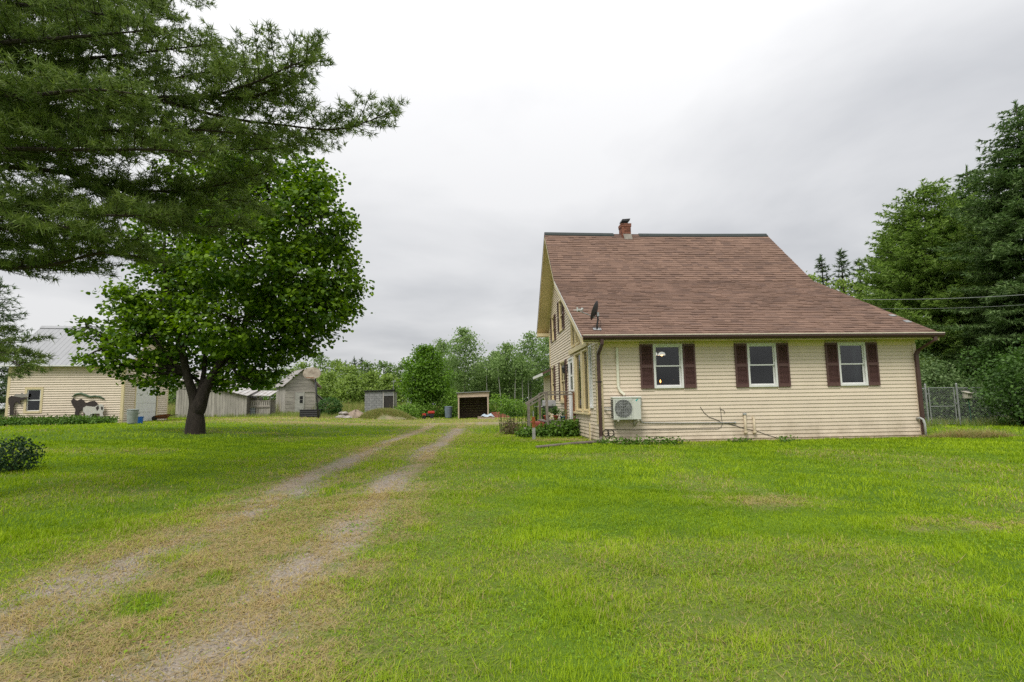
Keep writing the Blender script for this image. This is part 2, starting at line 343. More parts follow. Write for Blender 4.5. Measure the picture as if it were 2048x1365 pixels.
ground = grid_mesh('ground', gv, gf, ground_mat('turf_ground', False), {'d': dryness(gv[:, 0], gv[:, 1])})
us = np.linspace(-1.12, 1.12, 37); ys = np.arange(-6, 34.01, .12)
uu, yy = np.meshgrid(us, ys); xx = drive_x(yy)+uu*1.6+(np.abs(uu) > 1.0)*.25*np.sign(uu)*(vnoise(yy, yy*0+3, .5)-.3)
dz = .010-.03*np.exp(-((np.abs(uu)-.5)/.13)**2)*0+(-.012)*(np.abs(uu) > 1.05)
dv = np.stack([xx, yy, gz(xx, yy)+dz], -1).reshape(-1, 3); nx = len(us)
ii = (np.arange(len(ys)-1)[:, None]*nx+np.arange(nx-1)[None, :]).ravel()
driveway = grid_mesh('driveway', dv, np.stack([ii, ii+1, ii+nx+1, ii+nx], 1), ground_mat('worn_gravel_track', True), {'d': dryness(dv[:, 0], dv[:, 1]), 'u': uu.ravel(), 'g': bareness(dv[:, 0], dv[:, 1])})
# bare dirt where the track turns in behind the house
ths = np.linspace(0, 2*PI, 64, endpoint=False); rr = np.linspace(0, 1, 10)
R_, T_ = np.meshgrid(rr, ths); px_ = -1.6+R_*np.cos(T_)*(3.4+.9*vnoise(np.cos(T_)*3, np.sin(T_)*3, .8)); py_ = 31.5+R_*np.sin(T_)*(1.5+.7*vnoise(np.sin(T_)*3+9, np.cos(T_)*3, .8))
pv = np.stack([px_, py_, gz(px_, py_)+.016-.02*(R_ > .95)], -1).reshape(-1, 3); n_ = len(rr)
ff = [(t*n_+r, t*n_+r+1, ((t+1) % 64)*n_+r+1, ((t+1) % 64)*n_+r) for t in range(64) for r in range(n_-1)]
turn = grid_mesh('dirt_turnaround', pv, np.array(ff), ground_mat('packed_dirt', True), {'d': np.full(len(pv), .85)*(1-.6*R_.ravel()**2), 'u': .5+0*pv[:, 0]})

# ------------------------------------------------------------------ grass blades
def blades(n, r0, r1, pw, hgt, wid, half=58):
    t = rng.random(n); r = (r0**pw+t*(r1**pw-r0**pw))**(1/pw); a = np.radians(rng.uniform(-half, half, n))
    x = r*np.sin(a); y = r*np.cos(a)
    d = dryness(x, y); u = np.abs(drive_u(x, y)); rut = np.exp(-((u-.5)/.16)**2)*ss(34, 27, y)
    pat = vnoise(x+40, y*.6, .9); bare = np.minimum(1, 1.25*rut)*ss(.36, .56, pat)
    bare = np.maximum(bare, bareness(x, y)); hx, hy = hloc(x, y); inside = (hx > -.02) & (hx < 9.2) & (hy > -.10-.22*vnoise(x, y, .5)) & (hy < 13)
    keep = (rng.random(n) > .95*bare) & (rng.random(n) > .12*d) & ~inside
    x, y, d = x[keep], y[keep], d[keep]; n = len(x)
    tuft = vnoise(x, y, .35)*.6+vnoise(x+7, y+3, .09)*.4; h = hgt*(.35+1.9*tuft**2)*rng.uniform(.6, 1.25, n)*(1-.45*d)*(1+.9*ss(.35, .0, np.abs(hloc(x, y)[1]+.05))*(hloc(x, y)[0] > 0))
    wv = wid(np.hypot(x, y))*rng.uniform(.7, 1.3, n)
    az = rng.uniform(0, 2*PI, n); lean = rng.uniform(.15, 1.0, n)
    flat_ = (rng.random(n) < d*.8); lean = np.where(flat_, rng.uniform(1.2, 4., n), lean); h = np.where(flat_, h*.8+.012, h)
    b = np.stack([x, y, gz(x, y)-.004+.012*(np.abs(drive_u(x, y)) < 1.08)*(y < 34)], -1); side = np.stack([np.cos(az), np.sin(az), 0*az], -1)*wv[:, None]*.5
    fw = np.stack([-np.sin(az), np.cos(az), 0*az], -1)
    tip = b+fw*(h*lean)[:, None]+np.stack([0*h, 0*h, h], -1)
    V = np.stack([b-side, b+side, tip], 1).reshape(-1, 3)
    big = vnoise(x, y, 2.6)*.45+vnoise(x+5, y, .6)*.3+.25*(.5+.5*np.sin((x*.35+y+1.2*vnoise(x, y, 4.))*2*PI/1.1))
    v = np.clip(.78*big+.22*tuft+rng.normal(.02, .15, n), 0, 1)
    dd = np.where(rng.random(n) < d*1.05, rng.uniform(.6, 1, n), rng.uniform(0, .12, n)+.15*d)
    return V, v, dd
lawn_m = foliage('lawn_blades', (.105, .222, .004), (.41, .565, .021), .38, .8, dry=(.52, .385, .21), spec=.08)
gparts = [blades(330000, 2.3, 8.5, 1.35, .040, lambda r: .0036+.0007*r), blades(300000, 8, 20, 1.2, .048, lambda r: .0045+.0010*r), blades(130000, 19, 48, 1.2, .06, lambda r: .007+.0013*r)]
grass = np_mesh('lawn_grass', np.concatenate([g_[0] for g_ in gparts]), 3, lawn_m, None, np.concatenate([g_[1] for g_ in gparts]), np.concatenate([g_[2] for g_ in gparts]))
tag(grass, 'short mown green lawn around the house and along the worn track', 'grass', kind='stuff')
# broad clover and plantain leaves on the lawn beside the track
LEAF4 = np.array([(0, 0), (.5, .38), (1, 0), (.5, -.38)])
def broad(n, name, cx_, cy_, label, thr=.50, umin=.75, s0=.010, s1=.024):
    x = rng.uniform(*cx_, n); y = rng.uniform(*cy_, n)
    k = (vnoise(x, y, .8)*.6+vnoise(x+3, y, .25)*.4 > thr+.12*rng.random(n)) & (np.abs(drive_u(x, y)) > umin); x, y = x[k], y[k]; n = len(x)
    O_ = np.stack([x, y, gz(x, y)+rng.uniform(.012, .035, n)], -1); Nn = unit(np.array([0, 0, 1])+rng.normal(0, .35, (n, 3))); U = rdir(n); U[:, 2] *= .2
    o = np_mesh(name, place(LEAF4, O_, U, Nn, rng.uniform(s0, s1, n)), 4, foliage('clover_leaf', (.12, .24, .012), (.28, .44, .035), .38), None, rng.random(n))
    return tag(o, label, 'clover', kind='stuff')
broad(80000, 'clover_patches', (-1.6, 9), (2.2, 13), 'low broad clover leaves spread through the lawn beside the track')
broad(16000, 'track_weeds', (-4.2, -1.2), (2.2, 14), 'small weed rosettes scattered over the worn track', .60, 0., .014, .032)
# loose stones in the ruts
n = 60000; y = 2.2+rng.random(n)**1.7*22; x = drive_x(y)+rng.uniform(-1.15, 1.15, n)*1.6; u_ = np.abs(drive_u(x, y)); pat = vnoise(x+40, y*.6, .9)
k = rng.random(n) < np.maximum(.06*np.exp(-((u_-.5)/.17)**2), bareness(x, y)); x, y = x[k][:10000], y[k][:10000]; n = len(x)
S = rng.uniform(.004, .011, n)*(1+.05*y); c = np.stack([x, y, gz(x, y)+.012], -1); a0 = rng.uniform(0, 2*PI, n)
base = [c+np.stack([np.cos(a0+q*2.09)*S*rng.uniform(.7, 1.4, n), np.sin(a0+q*2.09)*S*rng.uniform(.7, 1.4, n), -.3*S], -1) for q in range(3)]; top = c+np.stack([rng.normal(0, .3, n)*S, rng.normal(0, .3, n)*S, S*rng.uniform(.4, .9, n)], -1)
V = np.stack([base[0], base[1], top, base[1], base[2], top, base[2], base[0], top], 1).reshape(-1, 3)
st_ = np_mesh('gravel', V, 3, foliage('gravel_stone', (.18, .155, .13), (.38, .35, .31), .0, .9, spec=.2), None, np.repeat(rng.random(n), 3)); tag(st_, 'loose grey gravel stones lying in the worn wheel ruts', 'gravel', kind='stuff')

# ------------------------------------------------------------------ the house (local: x along the front wall, y back, z up from the front left corner)
house = empty('house', tuple(house_O), HROT, 'cream clapboard house with steep brown shingled roof and brown shutters', 'house')
def hfront(px, py, y=0.):
    d = ray(px, py); t = ((house_O-CAM)@HG+y)/(d@HG); p = CAM+d*t-house_O; return np.array([p@HE, p@HG, p[2]])
def to_world(l): return house_O+HE*l[0]+HG*l[1]+np.array([0, 0, l[2]])
EY, EZ = -.45, 2.86; KY, KZ = 4.2, 5.39; AY, AZ = 6.6, 7.88; BY, BZ = 10.05, 4.28; XL = -.53
def roof_z(y):
    if y < KY: return EZ+(y-EY)*(KZ-EZ)/(KY-EY)
    if y < AY: return KZ+(y-KY)*(AZ-KZ)/(AY-KY)
    return AZ+(y-AY)*(BZ-AZ)/(BY-AY)
def xr(y): return 9.50-(y-EY)*.112                       # right roof edge (the plan tapers a little to the back)
def wall_xr(y): return 9.13-y*.10
FRONT_OPEN = [(1.51, 2.34, 1.45, 2.67), (4.18, 5.02, 1.45, 2.67), (6.82, 7.64, 1.45, 2.67)]
SIDE_OPEN = [(.80, 1.22, .93, 2.76), (1.36, 3.66, .80, 2.74), (2.62, 3.18, 2.98, 3.62), (3.38, 4.12, 2.98, 4.25), (3.80, 4.66, .50, 2.66), (5.5, 6.7, 1.17, 2.69), (8.4, 9.2, 1.2, 2.65), (5.8, 6.6, 3.86, 5.12), (8.0, 8.7, 3.72, 4.78)]
def cut(u0, u1, za, zb, opens):
    """pieces of a course u0..u1 left over beside the openings it crosses"""
    segs = [(u0, u1)]
    for a, b, c, d in opens:
        if c < zb-.012 and d > za+.012:
            segs = [q for s in segs for q in ((s[0], min(s[1], a)), (max(s[0], b), s[1])) if q[1]-q[0] > .02]
    return segs
def wall_panels(u0, u1, z0, z1, opens, fn, mb, top=None):
    us_ = sorted({u0, u1, *[o[0] for o in opens], *[o[1] for o in opens]}); zs_ = sorted({z0, z1, *[o[2] for o in opens], *[o[3] for o in opens]})
    for a, b in zip(us_, us_[1:]):
        for c, d in zip(zs_, zs_[1:]):
            if any(o[0]-1e-6 <= a and b <= o[1]+1e-6 and o[2]-1e-6 <= c and d <= o[3]+1e-6 for o in opens): continue
            fn(mb, a, b, c, d)
# wall cores with true openings
wf = MB(); wall_panels(0, 9.13, .0, 2.74, FRONT_OPEN, lambda m, a, b, c, d: m.box(a, b, .012, .14, c, d), wf)
front_wall = wf.build('front_wall', siding, house)
wg = MB()
def gpanel(m, a, b, c, d):
    n = max(1, int((b-a)/.25))
    for i in range(n):
        p, q = a+(b-a)*i/n, a+(b-a)*(i+1)/n; t = min(d, min(roof_z(p), roof_z(q))-.2)
        if t > c+.01: m.box(.012, .14, max(p, .15), q, c, t)
wall_panels(0, 9.64, 0, 7.7, SIDE_OPEN, gpanel, wg)
gable_wall = wg.build('gable_wall', siding, house)
rb = MB().prism([(wall_xr(.15), .15, 0), (wall_xr(9.64), 9.64, 0), (wall_xr(9.64), 9.64, 4.5), (wall_xr(6.6), 6.6, 7.5), (wall_xr(4.2), 4.2, 5.1), (wall_xr(.15), .15, 2.8)], (-.12, 0, 0))
rb.build('right_gable_wall', siding, house)
MB().box(.15, wall_xr(9.64)-.13, 9.5, 9.64, 0, 4.5).build('back_wall', siding, house)
EXPO = .1016
def board_mesh(a, b, side, z):
    m = MB(); t, bt = .004, .027
    prof = [(0, 0), (bt, 0), (t, EXPO+.008), (0, EXPO+.008)]
    vs = []
    for u in (a, b):
        for o, dz in prof: vs.append((u, .012-o, z+dz) if side == 'f' else (.012-o, u, z+dz))
    f = [(0, 1, 2, 3), (7, 6, 5, 4), (0, 4, 5, 1), (1, 5, 6, 2), (2, 6, 7, 3), (3, 7, 4, 0)]
    if side == 'f': f = [q[::-1] for q in f]
    return m.add(vs, f)
z = .06
while z < 2.60:
    for a, b in cut(.09, 9.05, z, z+EXPO, FRONT_OPEN):
        j = a+random.uniform(.6, 3.2) if b-a > 3 else b
        while a < b-.01:
            e_ = j if j < b-.3 else b
            board_mesh(a, e_-(.002 if e_ < b else 0), 'f', z+random.uniform(-.0015, .0015)).build('siding_board', siding, front_wall); a, j = e_, e_+3.66
    z += EXPO
z = .06
while z < 7.45:
    y0 = .09; y1 = 9.56; zt = z+EXPO+.25
    if zt > roof_z(0): y0 = EY+(zt-EZ)/((KZ-EZ)/(KY-EY)) if zt < KZ else KY+(zt-KZ)/((AZ-KZ)/(AY-KY))
    if zt > roof_z(9.64): y1 = AY+(AZ-zt)/((AZ-BZ)/(BY-AY))
    y0 = max(y0, .09); y1 = min(y1, 9.56)
    for a, b in cut(y0, y1, z, z+EXPO, SIDE_OPEN):
        if b-a > .05: board_mesh(a, b, 'g', z).build('siding_board', siding, gable_wall)
    z += EXPO
# foundation, corner boards, frieze, soffits
MB().box(.02, 9.11, .02, .16, -.4, .055).box(.02, .16, .161, 9.6, -.4, .055).build('foundation', concrete, house)
for i in range(10):                                          # block joints show just above the grass
    MB().box(.5+i*.9, .515+i*.9, .012, .03, -.1, .05).build('block_joint', mat('mortar', (.18, .16, .14), .9), house)
tb = trimc
MB().box(-.022, .088, -.022, 0.012, .04, 2.62).box(-.022, .0, .013, .088, .04, 2.62).build('corner_board', tb, house)
MB().box(9.052, 9.155, -.022, .012, .05, 2.62).box(9.131, 9.155, .013, .10, .05, 2.62).build('corner_board', siding, house)
MB().box(-.026, .0, 9.562, 9.66, .04, 4.45).build('corner_board', tb, house)
for a, b in ((.0, 1.135), (2.70, 3.815), (5.38, 6.445), (8.0, 9.14)): MB().box(a, b, -.02, .011, 2.585, 2.735).build('frieze_board', soffitm, house)
MB().box(XL+.04, 9.47, EY, .0, 2.735, 2.755).build('soffit', soffitm, house)
MB().box(XL+.03, 9.49, EY-.02, EY, 2.715, 2.845).build('fascia', trimc, house)
# roof deck, rake boards and soffits under the gable overhang
def slope_slab(ya, yb, th, name, m):
    za, zb = roof_z(ya+1e-6), roof_z(yb-1e-6); d = Vector((0, yb-ya, zb-za)).normalized(); nrm = Vector((0, -d.z, d.y))
    lo, hi = -th-.012, -.012
    q = [(XL, ya, za), (xr(ya), ya, za), (xr(yb), yb, zb), (XL, yb, zb)]
    return MB().prism([Vector(p)+nrm*lo for p in q], nrm*(hi-lo)).build(name, m, house)
dkm = mat('roof_deck', (.10, .06, .045), .9)
roof = slope_slab(EY, KY, .05, 'roof', dkm); slope_slab(KY, AY, .05, 'roof', dkm); slope_slab(AY, BY, .05, 'roof', dkm)
def rake(ya, yb, x0, x1, t0, t1, name, m):
    za, zb = roof_z(ya+1e-6), roof_z(yb-1e-6)
    return MB().prism([(x0, ya, za-t0), (x0, yb, zb-t0), (x0, yb, zb-t1), (x0, ya, za-t1)], (x1-x0, 0, 0)).build(name, m, house)
for a, b in ((EY, KY), (KY, AY), (AY, BY)):
    rake(a, b, XL-.005, XL+.022, .03, .235, 'rake_board', trimc)
    rake(a, b, XL+.022, -.002, .17, .195, 'rake_soffit', soffitm)
    rake(max(a, .02), min(b, 9.64), -.03, -.002, .196, .40, 'rake_frieze', trimc)
rake(AY, BY, XL-.02, XL-.006, .015, .075, 'drip_edge', brown); rake(KY, AY, XL-.02, XL-.006, .015, .05, 'drip_edge', brown); rake(EY, KY, XL-.02, XL-.006, .015, .05, 'drip_edge', white)
MB().box(XL-.01, -.03, 9.66, BY, BZ-.20, BZ-.06).build('eave_return', trimc, house)
for xa, ya, yb in ((0, EY, KY), (0, KY, AY), (0, AY, BY)):   # right hand rake board follows the tapering edge
    za, zb = roof_z(ya+1e-6), roof_z(yb-1e-6)
    MB().prism([(xr(ya), ya, za-.03), (xr(yb), yb, zb-.03), (xr(yb), yb, zb-.2), (xr(ya), ya, za-.2)], (-.03, 0, 0)).build('rake_board', trimc, house)
# shingles: every tab a thin wedge of its own with its own tone, in lapped courses
SV, SA = [], []
def shingle_slope(ya, yb, rows):
    za, zb = roof_z(ya+1e-6), roof_z(yb-1e-6); d = np.array([0, yb-ya, zb-za]); Ls = np.linalg.norm(d); d /= Ls; nrm = np.array([0, -d[2], d[1]])
    if nrm[2] < 0: nrm = -nrm
    ex = Ls/rows
    for r in range(rows):
        s0 = r*ex-.012; s1 = min(r*ex+ex*1.35, Ls); y = ya+d[1]*max(s0, 0); x = XL-.012-random.random()*.25; X1 = xr(y)+.012; first = True
        sag = lambda q: -.035*math.sin(PI*np.clip((q-XL)/(9.4-XL), 0, 1))*ss(4, 6.6, y)
        while x < X1:
            wd = random.choice((.16, .21, .27, .33, .4)); a = max(x+.003, XL-.012); b = min(x+wd, X1); x += wd
            if b-a < .03: continue
            th = random.choice((.006, .006, .015)); base = np.array([0, ya, za]); tone = random.random()*.6+random.choice((.1, .2, .35)); j = random.uniform(-.005, .005)
            def P_(u, s, h): return base+d*s+nrm*h+np.array([u, 0, float(sag(u))])
            lift = .018
            A, B = P_(a, s0+j, th+lift), P_(b, s0+j, th+lift); C_, D_ = P_(b, s1, .001), P_(a, s1, .001); E_, F_ = P_(a, s0+j, -.01), P_(b, s0+j, -.01); H_, K_ = P_(a, s1, -.01), P_(b, s1, -.01)
            for qd in ((A, B, C_, D_), (E_, F_, B, A), (E_, A, D_, H_), (F_, K_, C_, B)): SV.extend(qd); SA.append(tone)
shingle_slope(EY, KY, 36); shingle_slope(KY, AY, 24); shingle_slope(BY, AY, 30)
m = bpy.data.materials.new('brown_asphalt_shingle'); m.use_nodes = True; n = m.node_tree.nodes; l = m.node_tree.links; b = bsdf(m); b.inputs['Roughness'].default_value = .92; b.inputs['Specular IOR Level'].default_value = .15
a = n.new('ShaderNodeAttribute'); a.attribute_name = 'v'; r = n.new('ShaderNodeValToRGB'); l.new(a.outputs['Fac'], r.inputs[0])
e = r.color_ramp.elements; e[0].color = (.145, .097, .079, 1); e[1].color = (.25, .162, .122, 1); e2 = e.new(.5); e2.color = (.205, .132, .100, 1)
nz = n.new('ShaderNodeTexNoise'); nz.inputs['Scale'].default_value = 90; nz.inputs['Detail'].default_value = 3; tcd = n.new('ShaderNodeTexCoord'); l.new(tcd.outputs['Object'], nz.inputs['Vector'])
nz2 = n.new('ShaderNodeTexNoise'); nz2.inputs['Scale'].default_value = .7; nz2.inputs['Detail'].default_value = 5; l.new(tcd.outputs['Object'], nz2.inputs['Vector'])
ad = n.new('ShaderNodeMath'); ad.operation = 'ADD'; l.new(nz.outputs[0], ad.inputs[0]); l.new(nz2.outputs[0], ad.inputs[1])
mr = n.new('ShaderNodeMapRange'); mr.inputs[1].default_value = .6; mr.inputs[2].default_value = 1.4; mr.inputs[3].default_value = .72; mr.inputs[4].default_value = 1.25; l.new(ad.outputs[0], mr.inputs[0])
vm = n.new('ShaderNodeVectorMath'); vm.operation = 'SCALE'; l.new(r.outputs[0], vm.inputs[0]); l.new(mr.outputs[0], vm.inputs['Scale']); l.new(vm.outputs[0], b.inputs['Base Color'])
bp = n.new('ShaderNodeBump'); bp.inputs['Strength'].default_value = .5; bp.inputs['Distance'].default_value = .006; l.new(nz.outputs[0], bp.inputs['Height']); l.new(bp.outputs[0], b.inputs['Normal'])
shingle_m = m
sh = np_mesh('shingles', np.array(SV), 4, m, roof, np.array(SA)); sh['kind'] = 'stuff'
# ridge vent in two runs, open at the chimney
rvm = mat('dark_ridge_vent', (.03, .04, .037), .7)
def ridge_run(x0, x1):
    q = []; k = max(2, int((x1-x0)/.8))
    mb = MB()
    for i in range(k):
        a, b = x0+(x1-x0)*i/k, x0+(x1-x0)*(i+1)/k
        sa, sb = [-.035*math.sin(PI*min(1, max(0, (u-XL)/(9.4-XL)))) for u in (a, b)]
        pa = [(a, AY-.13, AZ-.115+sa), (a, AY, AZ+.02+sa), (a, AY+.13, AZ-.115+sa), (a, AY+.13, AZ-.07+sa), (a, AY, AZ+.062+sa), (a, AY-.13, AZ-.07+sa)]
        mb.add(pa+[(b, p[1], p[2]-sa+sb) for p in pa], [(i_, (i_+1) % 6, 6+(i_+1) % 6, 6+i_) for i_ in range(6)]+[(5, 4, 3, 2, 1, 0), (6, 7, 8, 9, 10, 11)])
    return mb.build('ridge_vent', rvm, house)
ridge_run(XL-.01, 2.28); ridge_run(3.32, xr(AY)+.01)
MB().prism([(2.28, AY-.14, AZ-.145), (2.28, AY, AZ-.0), (2.28, AY+.14, AZ-.145), (2.28, AY+.14, AZ-.165), (2.28, AY, AZ-.03), (2.28, AY-.14, AZ-.165)], (1.04, 0, 0)).build('ridge_cap', shingle_m, house)
# gutter with hangers, downspouts
def gutter(x0, x1):
    y = EY-.02; p = [(y, 2.855), (y, 2.745), (y-.075, 2.738), (y-.125, 2.80), (y-.125, 2.86), (y-.112, 2.86), (y-.112, 2.803), (y-.07, 2.752), (y-.012, 2.757), (y-.012, 2.855)]
    return MB().prism([(x0, a, b) for a, b in p], (x1-x0, 0, 0)).build('gutter', brown, house)
gut = gutter(XL+.01, 9.56)
MB().box(XL, 9.55, EY-.158, EY-.146, 2.848, 2.874).build('drip_edge', mat('pale_drip_edge', (.66, .60, .48), .5, .1), house)
for i in range(12): MB().box(XL+.3+i*.85, XL+.325+i*.85, EY-.13, EY-.02, 2.862, 2.868).build('gutter_hanger', brown, gut)
def rect_tube(pts, wx, wy, name, m, parent):
    mb = MB()
    for a, b in zip(pts, pts[1:]):
        a, b = Vector(a), Vector(b); d = (b-a).normalized(); ex = .012
        mb.bar(a-d*ex, b+d*ex, wx, wy, up=(0, 1, 0) if abs(d.z) > .5 else (0, 0, 1))
    return mb.build(name, m, parent, bevel=.006)
ds = rect_tube([(-.02, EY-.08, 2.75), (-.02, EY-.08, 2.63), (-.03, -.085, 2.40), (-.03, -.085, .16)], .085, .065, 'downspout', brown, house)
MB().box(-.11, .05, -.125, -.018, 1.63, 1.655).build('strap', black, ds)
rect_tube([(9.32, EY-.08, 2.75), (9.30, EY-.08, 2.66), (9.17, -.095, 2.42), (9.10, -.075, 2.30), (9.10, -.075, .08)], .095, .065, 'downspout', brown, house)
pts = [to_world(p) for p in ((-.03, -.09, .17), (-.04, -.14, .07), (-.2, -.18, .05), (-.75, -.42, .045), (-1.3, -.85, .04), (-1.9, -1.25, .035))]
dt = MB().tube([(p[0], p[1], max(p[2], float(gz(p[0], p[1]))+.03)) for p in pts], [.045, .05, .047, .044, .040, .034], 10).build('drain_pipe', mat('dull_brown_pipe', (.13, .10, .085), .8, .3, 6, col2=(.20, .17, .14)), None, True)
tag(dt, 'mud brown flexible drain pipe lying in grass from the downspout', 'drain pipe')
def obj_world(p): return (float(p[0]), float(p[1]), float(p[2]))

# windows: canonical x along the wall, -y outward, origin at lower left
def window(u0, u1, z0, z1, side, fr=white, double=True, depth=.05, fw=.055, name='window', cols=1):
    W, H = u1-u0, z1-z0
    mb = MB(); o = -.035
    mb.box(0, fw, o, .10, 0, H).box(W-fw, W, o, .10, 0, H).box(fw, W-fw, o, .10, H-fw, H).box(fw, W-fw, o-.012, .10, 0, fw)
    f = mb.build(name, fr, house)
    if side == 'f': f.location = (u0, 0, z0)
    else: f.location = (0, u1, z0); f.rotation_euler = (0, 0, -PI/2)
    def sash(a, b, c, d, y, t=.035):
        MB().box(a, a+t, y, y+.03, c, d).box(b-t, b, y, y+.03, c, d).box(a+t, b-t, y, y+.03, c, c+t).box(a+t, b-t, y, y+.03, d-t, d).build('sash', fr, f)
        MB().box(a+t-.004, b-t+.004, y+.013, y+.017, c+t-.004, d-t+.004).build('pane', glass, f)
    for k in range(cols):
        a = fw+(W-2*fw)*k/cols; b = fw+(W-2*fw)*(k+1)/cols
        if double: sash(a, b, H*.5-.018, H-fw, .0); sash(a, b, fw, H*.5+.018, .034)
        else: sash(a, b, fw, H-fw, .02)
    return f
def shutter(u0, u1, z0, z1, side):
    W, H = u1-u0, z1-z0; t = .045; mb = MB(); y0, y1 = -.048, -.014
    mb.box(0, t, y0, y1, 0, H).box(W-t, W, y0, y1, 0, H)
    for a, b in ((0, .09), (H*.5-.04, H*.5+.04), (H-.06, H)): mb.box(t, W-t, y0, y1, a, b)
    f = mb.build('shutter', shutterm, house); n = MB()
    for a, b in ((.09, H*.5-.04), (H*.5+.04, H-.06)):
        k = int((b-a)/.034)
        for i in range(k):
            zz = a+(b-a)*(i+.5)/k; n.add([(t, -.018, zz+.014), (W-t, -.018, zz+.014), (W-t, -.042, zz-.012), (t, -.042, zz-.012), (t, -.014, zz+.010), (W-t, -.014, zz+.010), (W-t, -.036, zz-.017), (t, -.036, zz-.017)],
                                         [(0, 1, 2, 3), (7, 6, 5, 4), (3, 2, 6, 7), (1, 0, 4, 5)])
    n.box(t, W-t, -.015, -.013, .05, H-.05)
    n.build('louvers', shutterm, f)
    if side == 'f': f.location = (u0, 0, z0)
    else: f.location = (0, u1, z0); f.rotation_euler = (0, 0, -PI/2)
for (a, b, c, d), s1, s2 in zip(FRONT_OPEN, (1.14, 3.82, 6.45), (2.69, 5.375, 7.985)):
    window(a, b, c, d, 'f'); shutter(s1, a-.004, c-.005, d-.012, 'f'); shutter(b+.004, s2, c-.005, d-.012, 'f')
window(*SIDE_OPEN[0], 'g', white); window(*SIDE_OPEN[5], 'g', trimc, cols=2); window(*SIDE_OPEN[6], 'g', trimc); window(*SIDE_OPEN[7], 'g', trimc); window(*SIDE_OPEN[8], 'g', trimc)
window(1.38, 2.20, .82, 2.72, 'g', trimc, False, fw=.045); window(2.42, 3.44, .82, 2.72, 'g', trimc, False, fw=.045)
for a_, b_ in ((1.36, 1.378), (2.202, 2.418), (3.442, 3.66)): MB().box(-.03, .02, a_, b_, .80, 2.74).build('casing', trimc, house)
window(*SIDE_OPEN[2], 'g', trimc, False, fw=.06); window(*SIDE_OPEN[3], 'g', trimc, False, fw=.06)
for q in ((5.22, 5.49), (6.71, 7.0)): shutter(*q, 1.17, 2.69, 'g')
for q in ((8.1, 8.39), (9.21, 9.5)): shutter(*q, 1.2, 2.65, 'g')
for q in ((5.45, 5.79), (6.61, 6.95)): shutter(*q, 3.85, 5.12, 'g')
for q in ((7.66, 7.99), (8.71, 9.04)): shutter(*q, 3.70, 4.78, 'g')
MB().box(-.09, -.012, 1.26, 3.72, .735, .80).build('window_sill', trimc, house, bevel=.008)
MB().box(-.075, -.012, 1.28, 4.42, 2.765, 2.93).build('window_header', trimc, house, bevel=.008)
MB().box(-.06, -.012, 5.42, 6.78, 1.08, 1.168).build('window_sill', trimc, house)
for i in range(26): MB().box(-.028, -.0225, .3+.0, .33, .55+i*.085, .59+i*.085).build('vent_slot', brown, house)
MB().box(-.022, -.006, .22, .40, .5, 2.72).build('trim_strip', trimc, house)
# front door with two lights
door = MB().box(-.02, .03, 3.86, 4.60, .52, 1.55).box(-.02, .03, 3.86, 3.99, 1.55, 2.6).box(-.02, .03, 4.47, 4.60, 1.55, 2.6).box(-.02, .03, 3.99, 4.47, 2.48, 2.6).box(-.02, .03, 3.99, 4.47, 2.0, 2.06).build('door', white, house)
for a, b in ((1.55, 2.0), (2.06, 2.48)): MB().box(-.002, .002, 3.985, 4.475, a, b).build('pane', glass, door)
MB().lathe([(.012, 0), (.012, .03), (.028, .035), (.03, .06), (.0, .07)], 10).build('door_knob', black, door).matrix_local = Matrix.Translation((-.02, 3.93, 1.45)) @ Matrix.Rotation(-PI/2, 4, 'Y')
MB().box(-.05, .06, 3.80, 3.86, .5, 2.66).box(-.05, .06, 4.60, 4.66, .5, 2.66).box(-.05, .06, 3.861, 4.599, 2.6, 2.66).build('door_frame', white, house)
lan = MB().lathe([(.0, 0), (.05, .02), (.075, .2), (.08, .21), (.03, .28), (.0, .30)], 8, (-.16, 5.0, 2.15)).build('wall_lantern', mat('lantern_black', (.03, .03, .03), .4), house)
MB().box(-.17, -.01, 4.985, 5.015, 2.42, 2.45).box(-.03, -.004, 4.95, 5.05, 2.2, 2.47).build('bracket', MATS['lantern_black'], lan)
# dim rooms behind the glass
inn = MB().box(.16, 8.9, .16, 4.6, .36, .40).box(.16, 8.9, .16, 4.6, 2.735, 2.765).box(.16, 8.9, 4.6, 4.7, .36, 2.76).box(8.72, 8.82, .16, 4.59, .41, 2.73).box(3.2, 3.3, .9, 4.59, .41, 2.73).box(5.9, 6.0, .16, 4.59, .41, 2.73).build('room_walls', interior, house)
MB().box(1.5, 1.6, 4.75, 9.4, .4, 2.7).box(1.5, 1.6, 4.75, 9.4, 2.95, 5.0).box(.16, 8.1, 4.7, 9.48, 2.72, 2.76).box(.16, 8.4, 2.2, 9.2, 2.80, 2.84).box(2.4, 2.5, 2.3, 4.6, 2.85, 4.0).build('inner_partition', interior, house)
curt = mat('sheer_curtain', (.42, .42, .42), .9, .1, 5)
for x0, x1 in ((6.9, 7.02), (7.42, 7.56)):
    mb = MB(); k = 10
    for i in range(k): mb.box(x0+(x1-x0)*i/k, x0+(x1-x0)*(i+1)/k, .20+.02*(i % 2), .215+.02*(i % 2), 1.5, 2.6)
    mb.build('curtain', curt, house)
lamp = empty('ceiling_lamp', tuple(to_world((2.0, 1.5, 2.60))), HROT, 'lit ceiling lamp with glass shades seen through the window beside the heat pump', 'lamp')
MB().lathe([(.0, -.02), (.10, 0), (.10, .03), (.03, .13), (.0, .135)], 16).bar((-.28, 0, -.01), (.28, 0, -.01), .03, .03).build('canopy', mat('brass', (.4, .3, .15), .35, metal=.8), lamp)
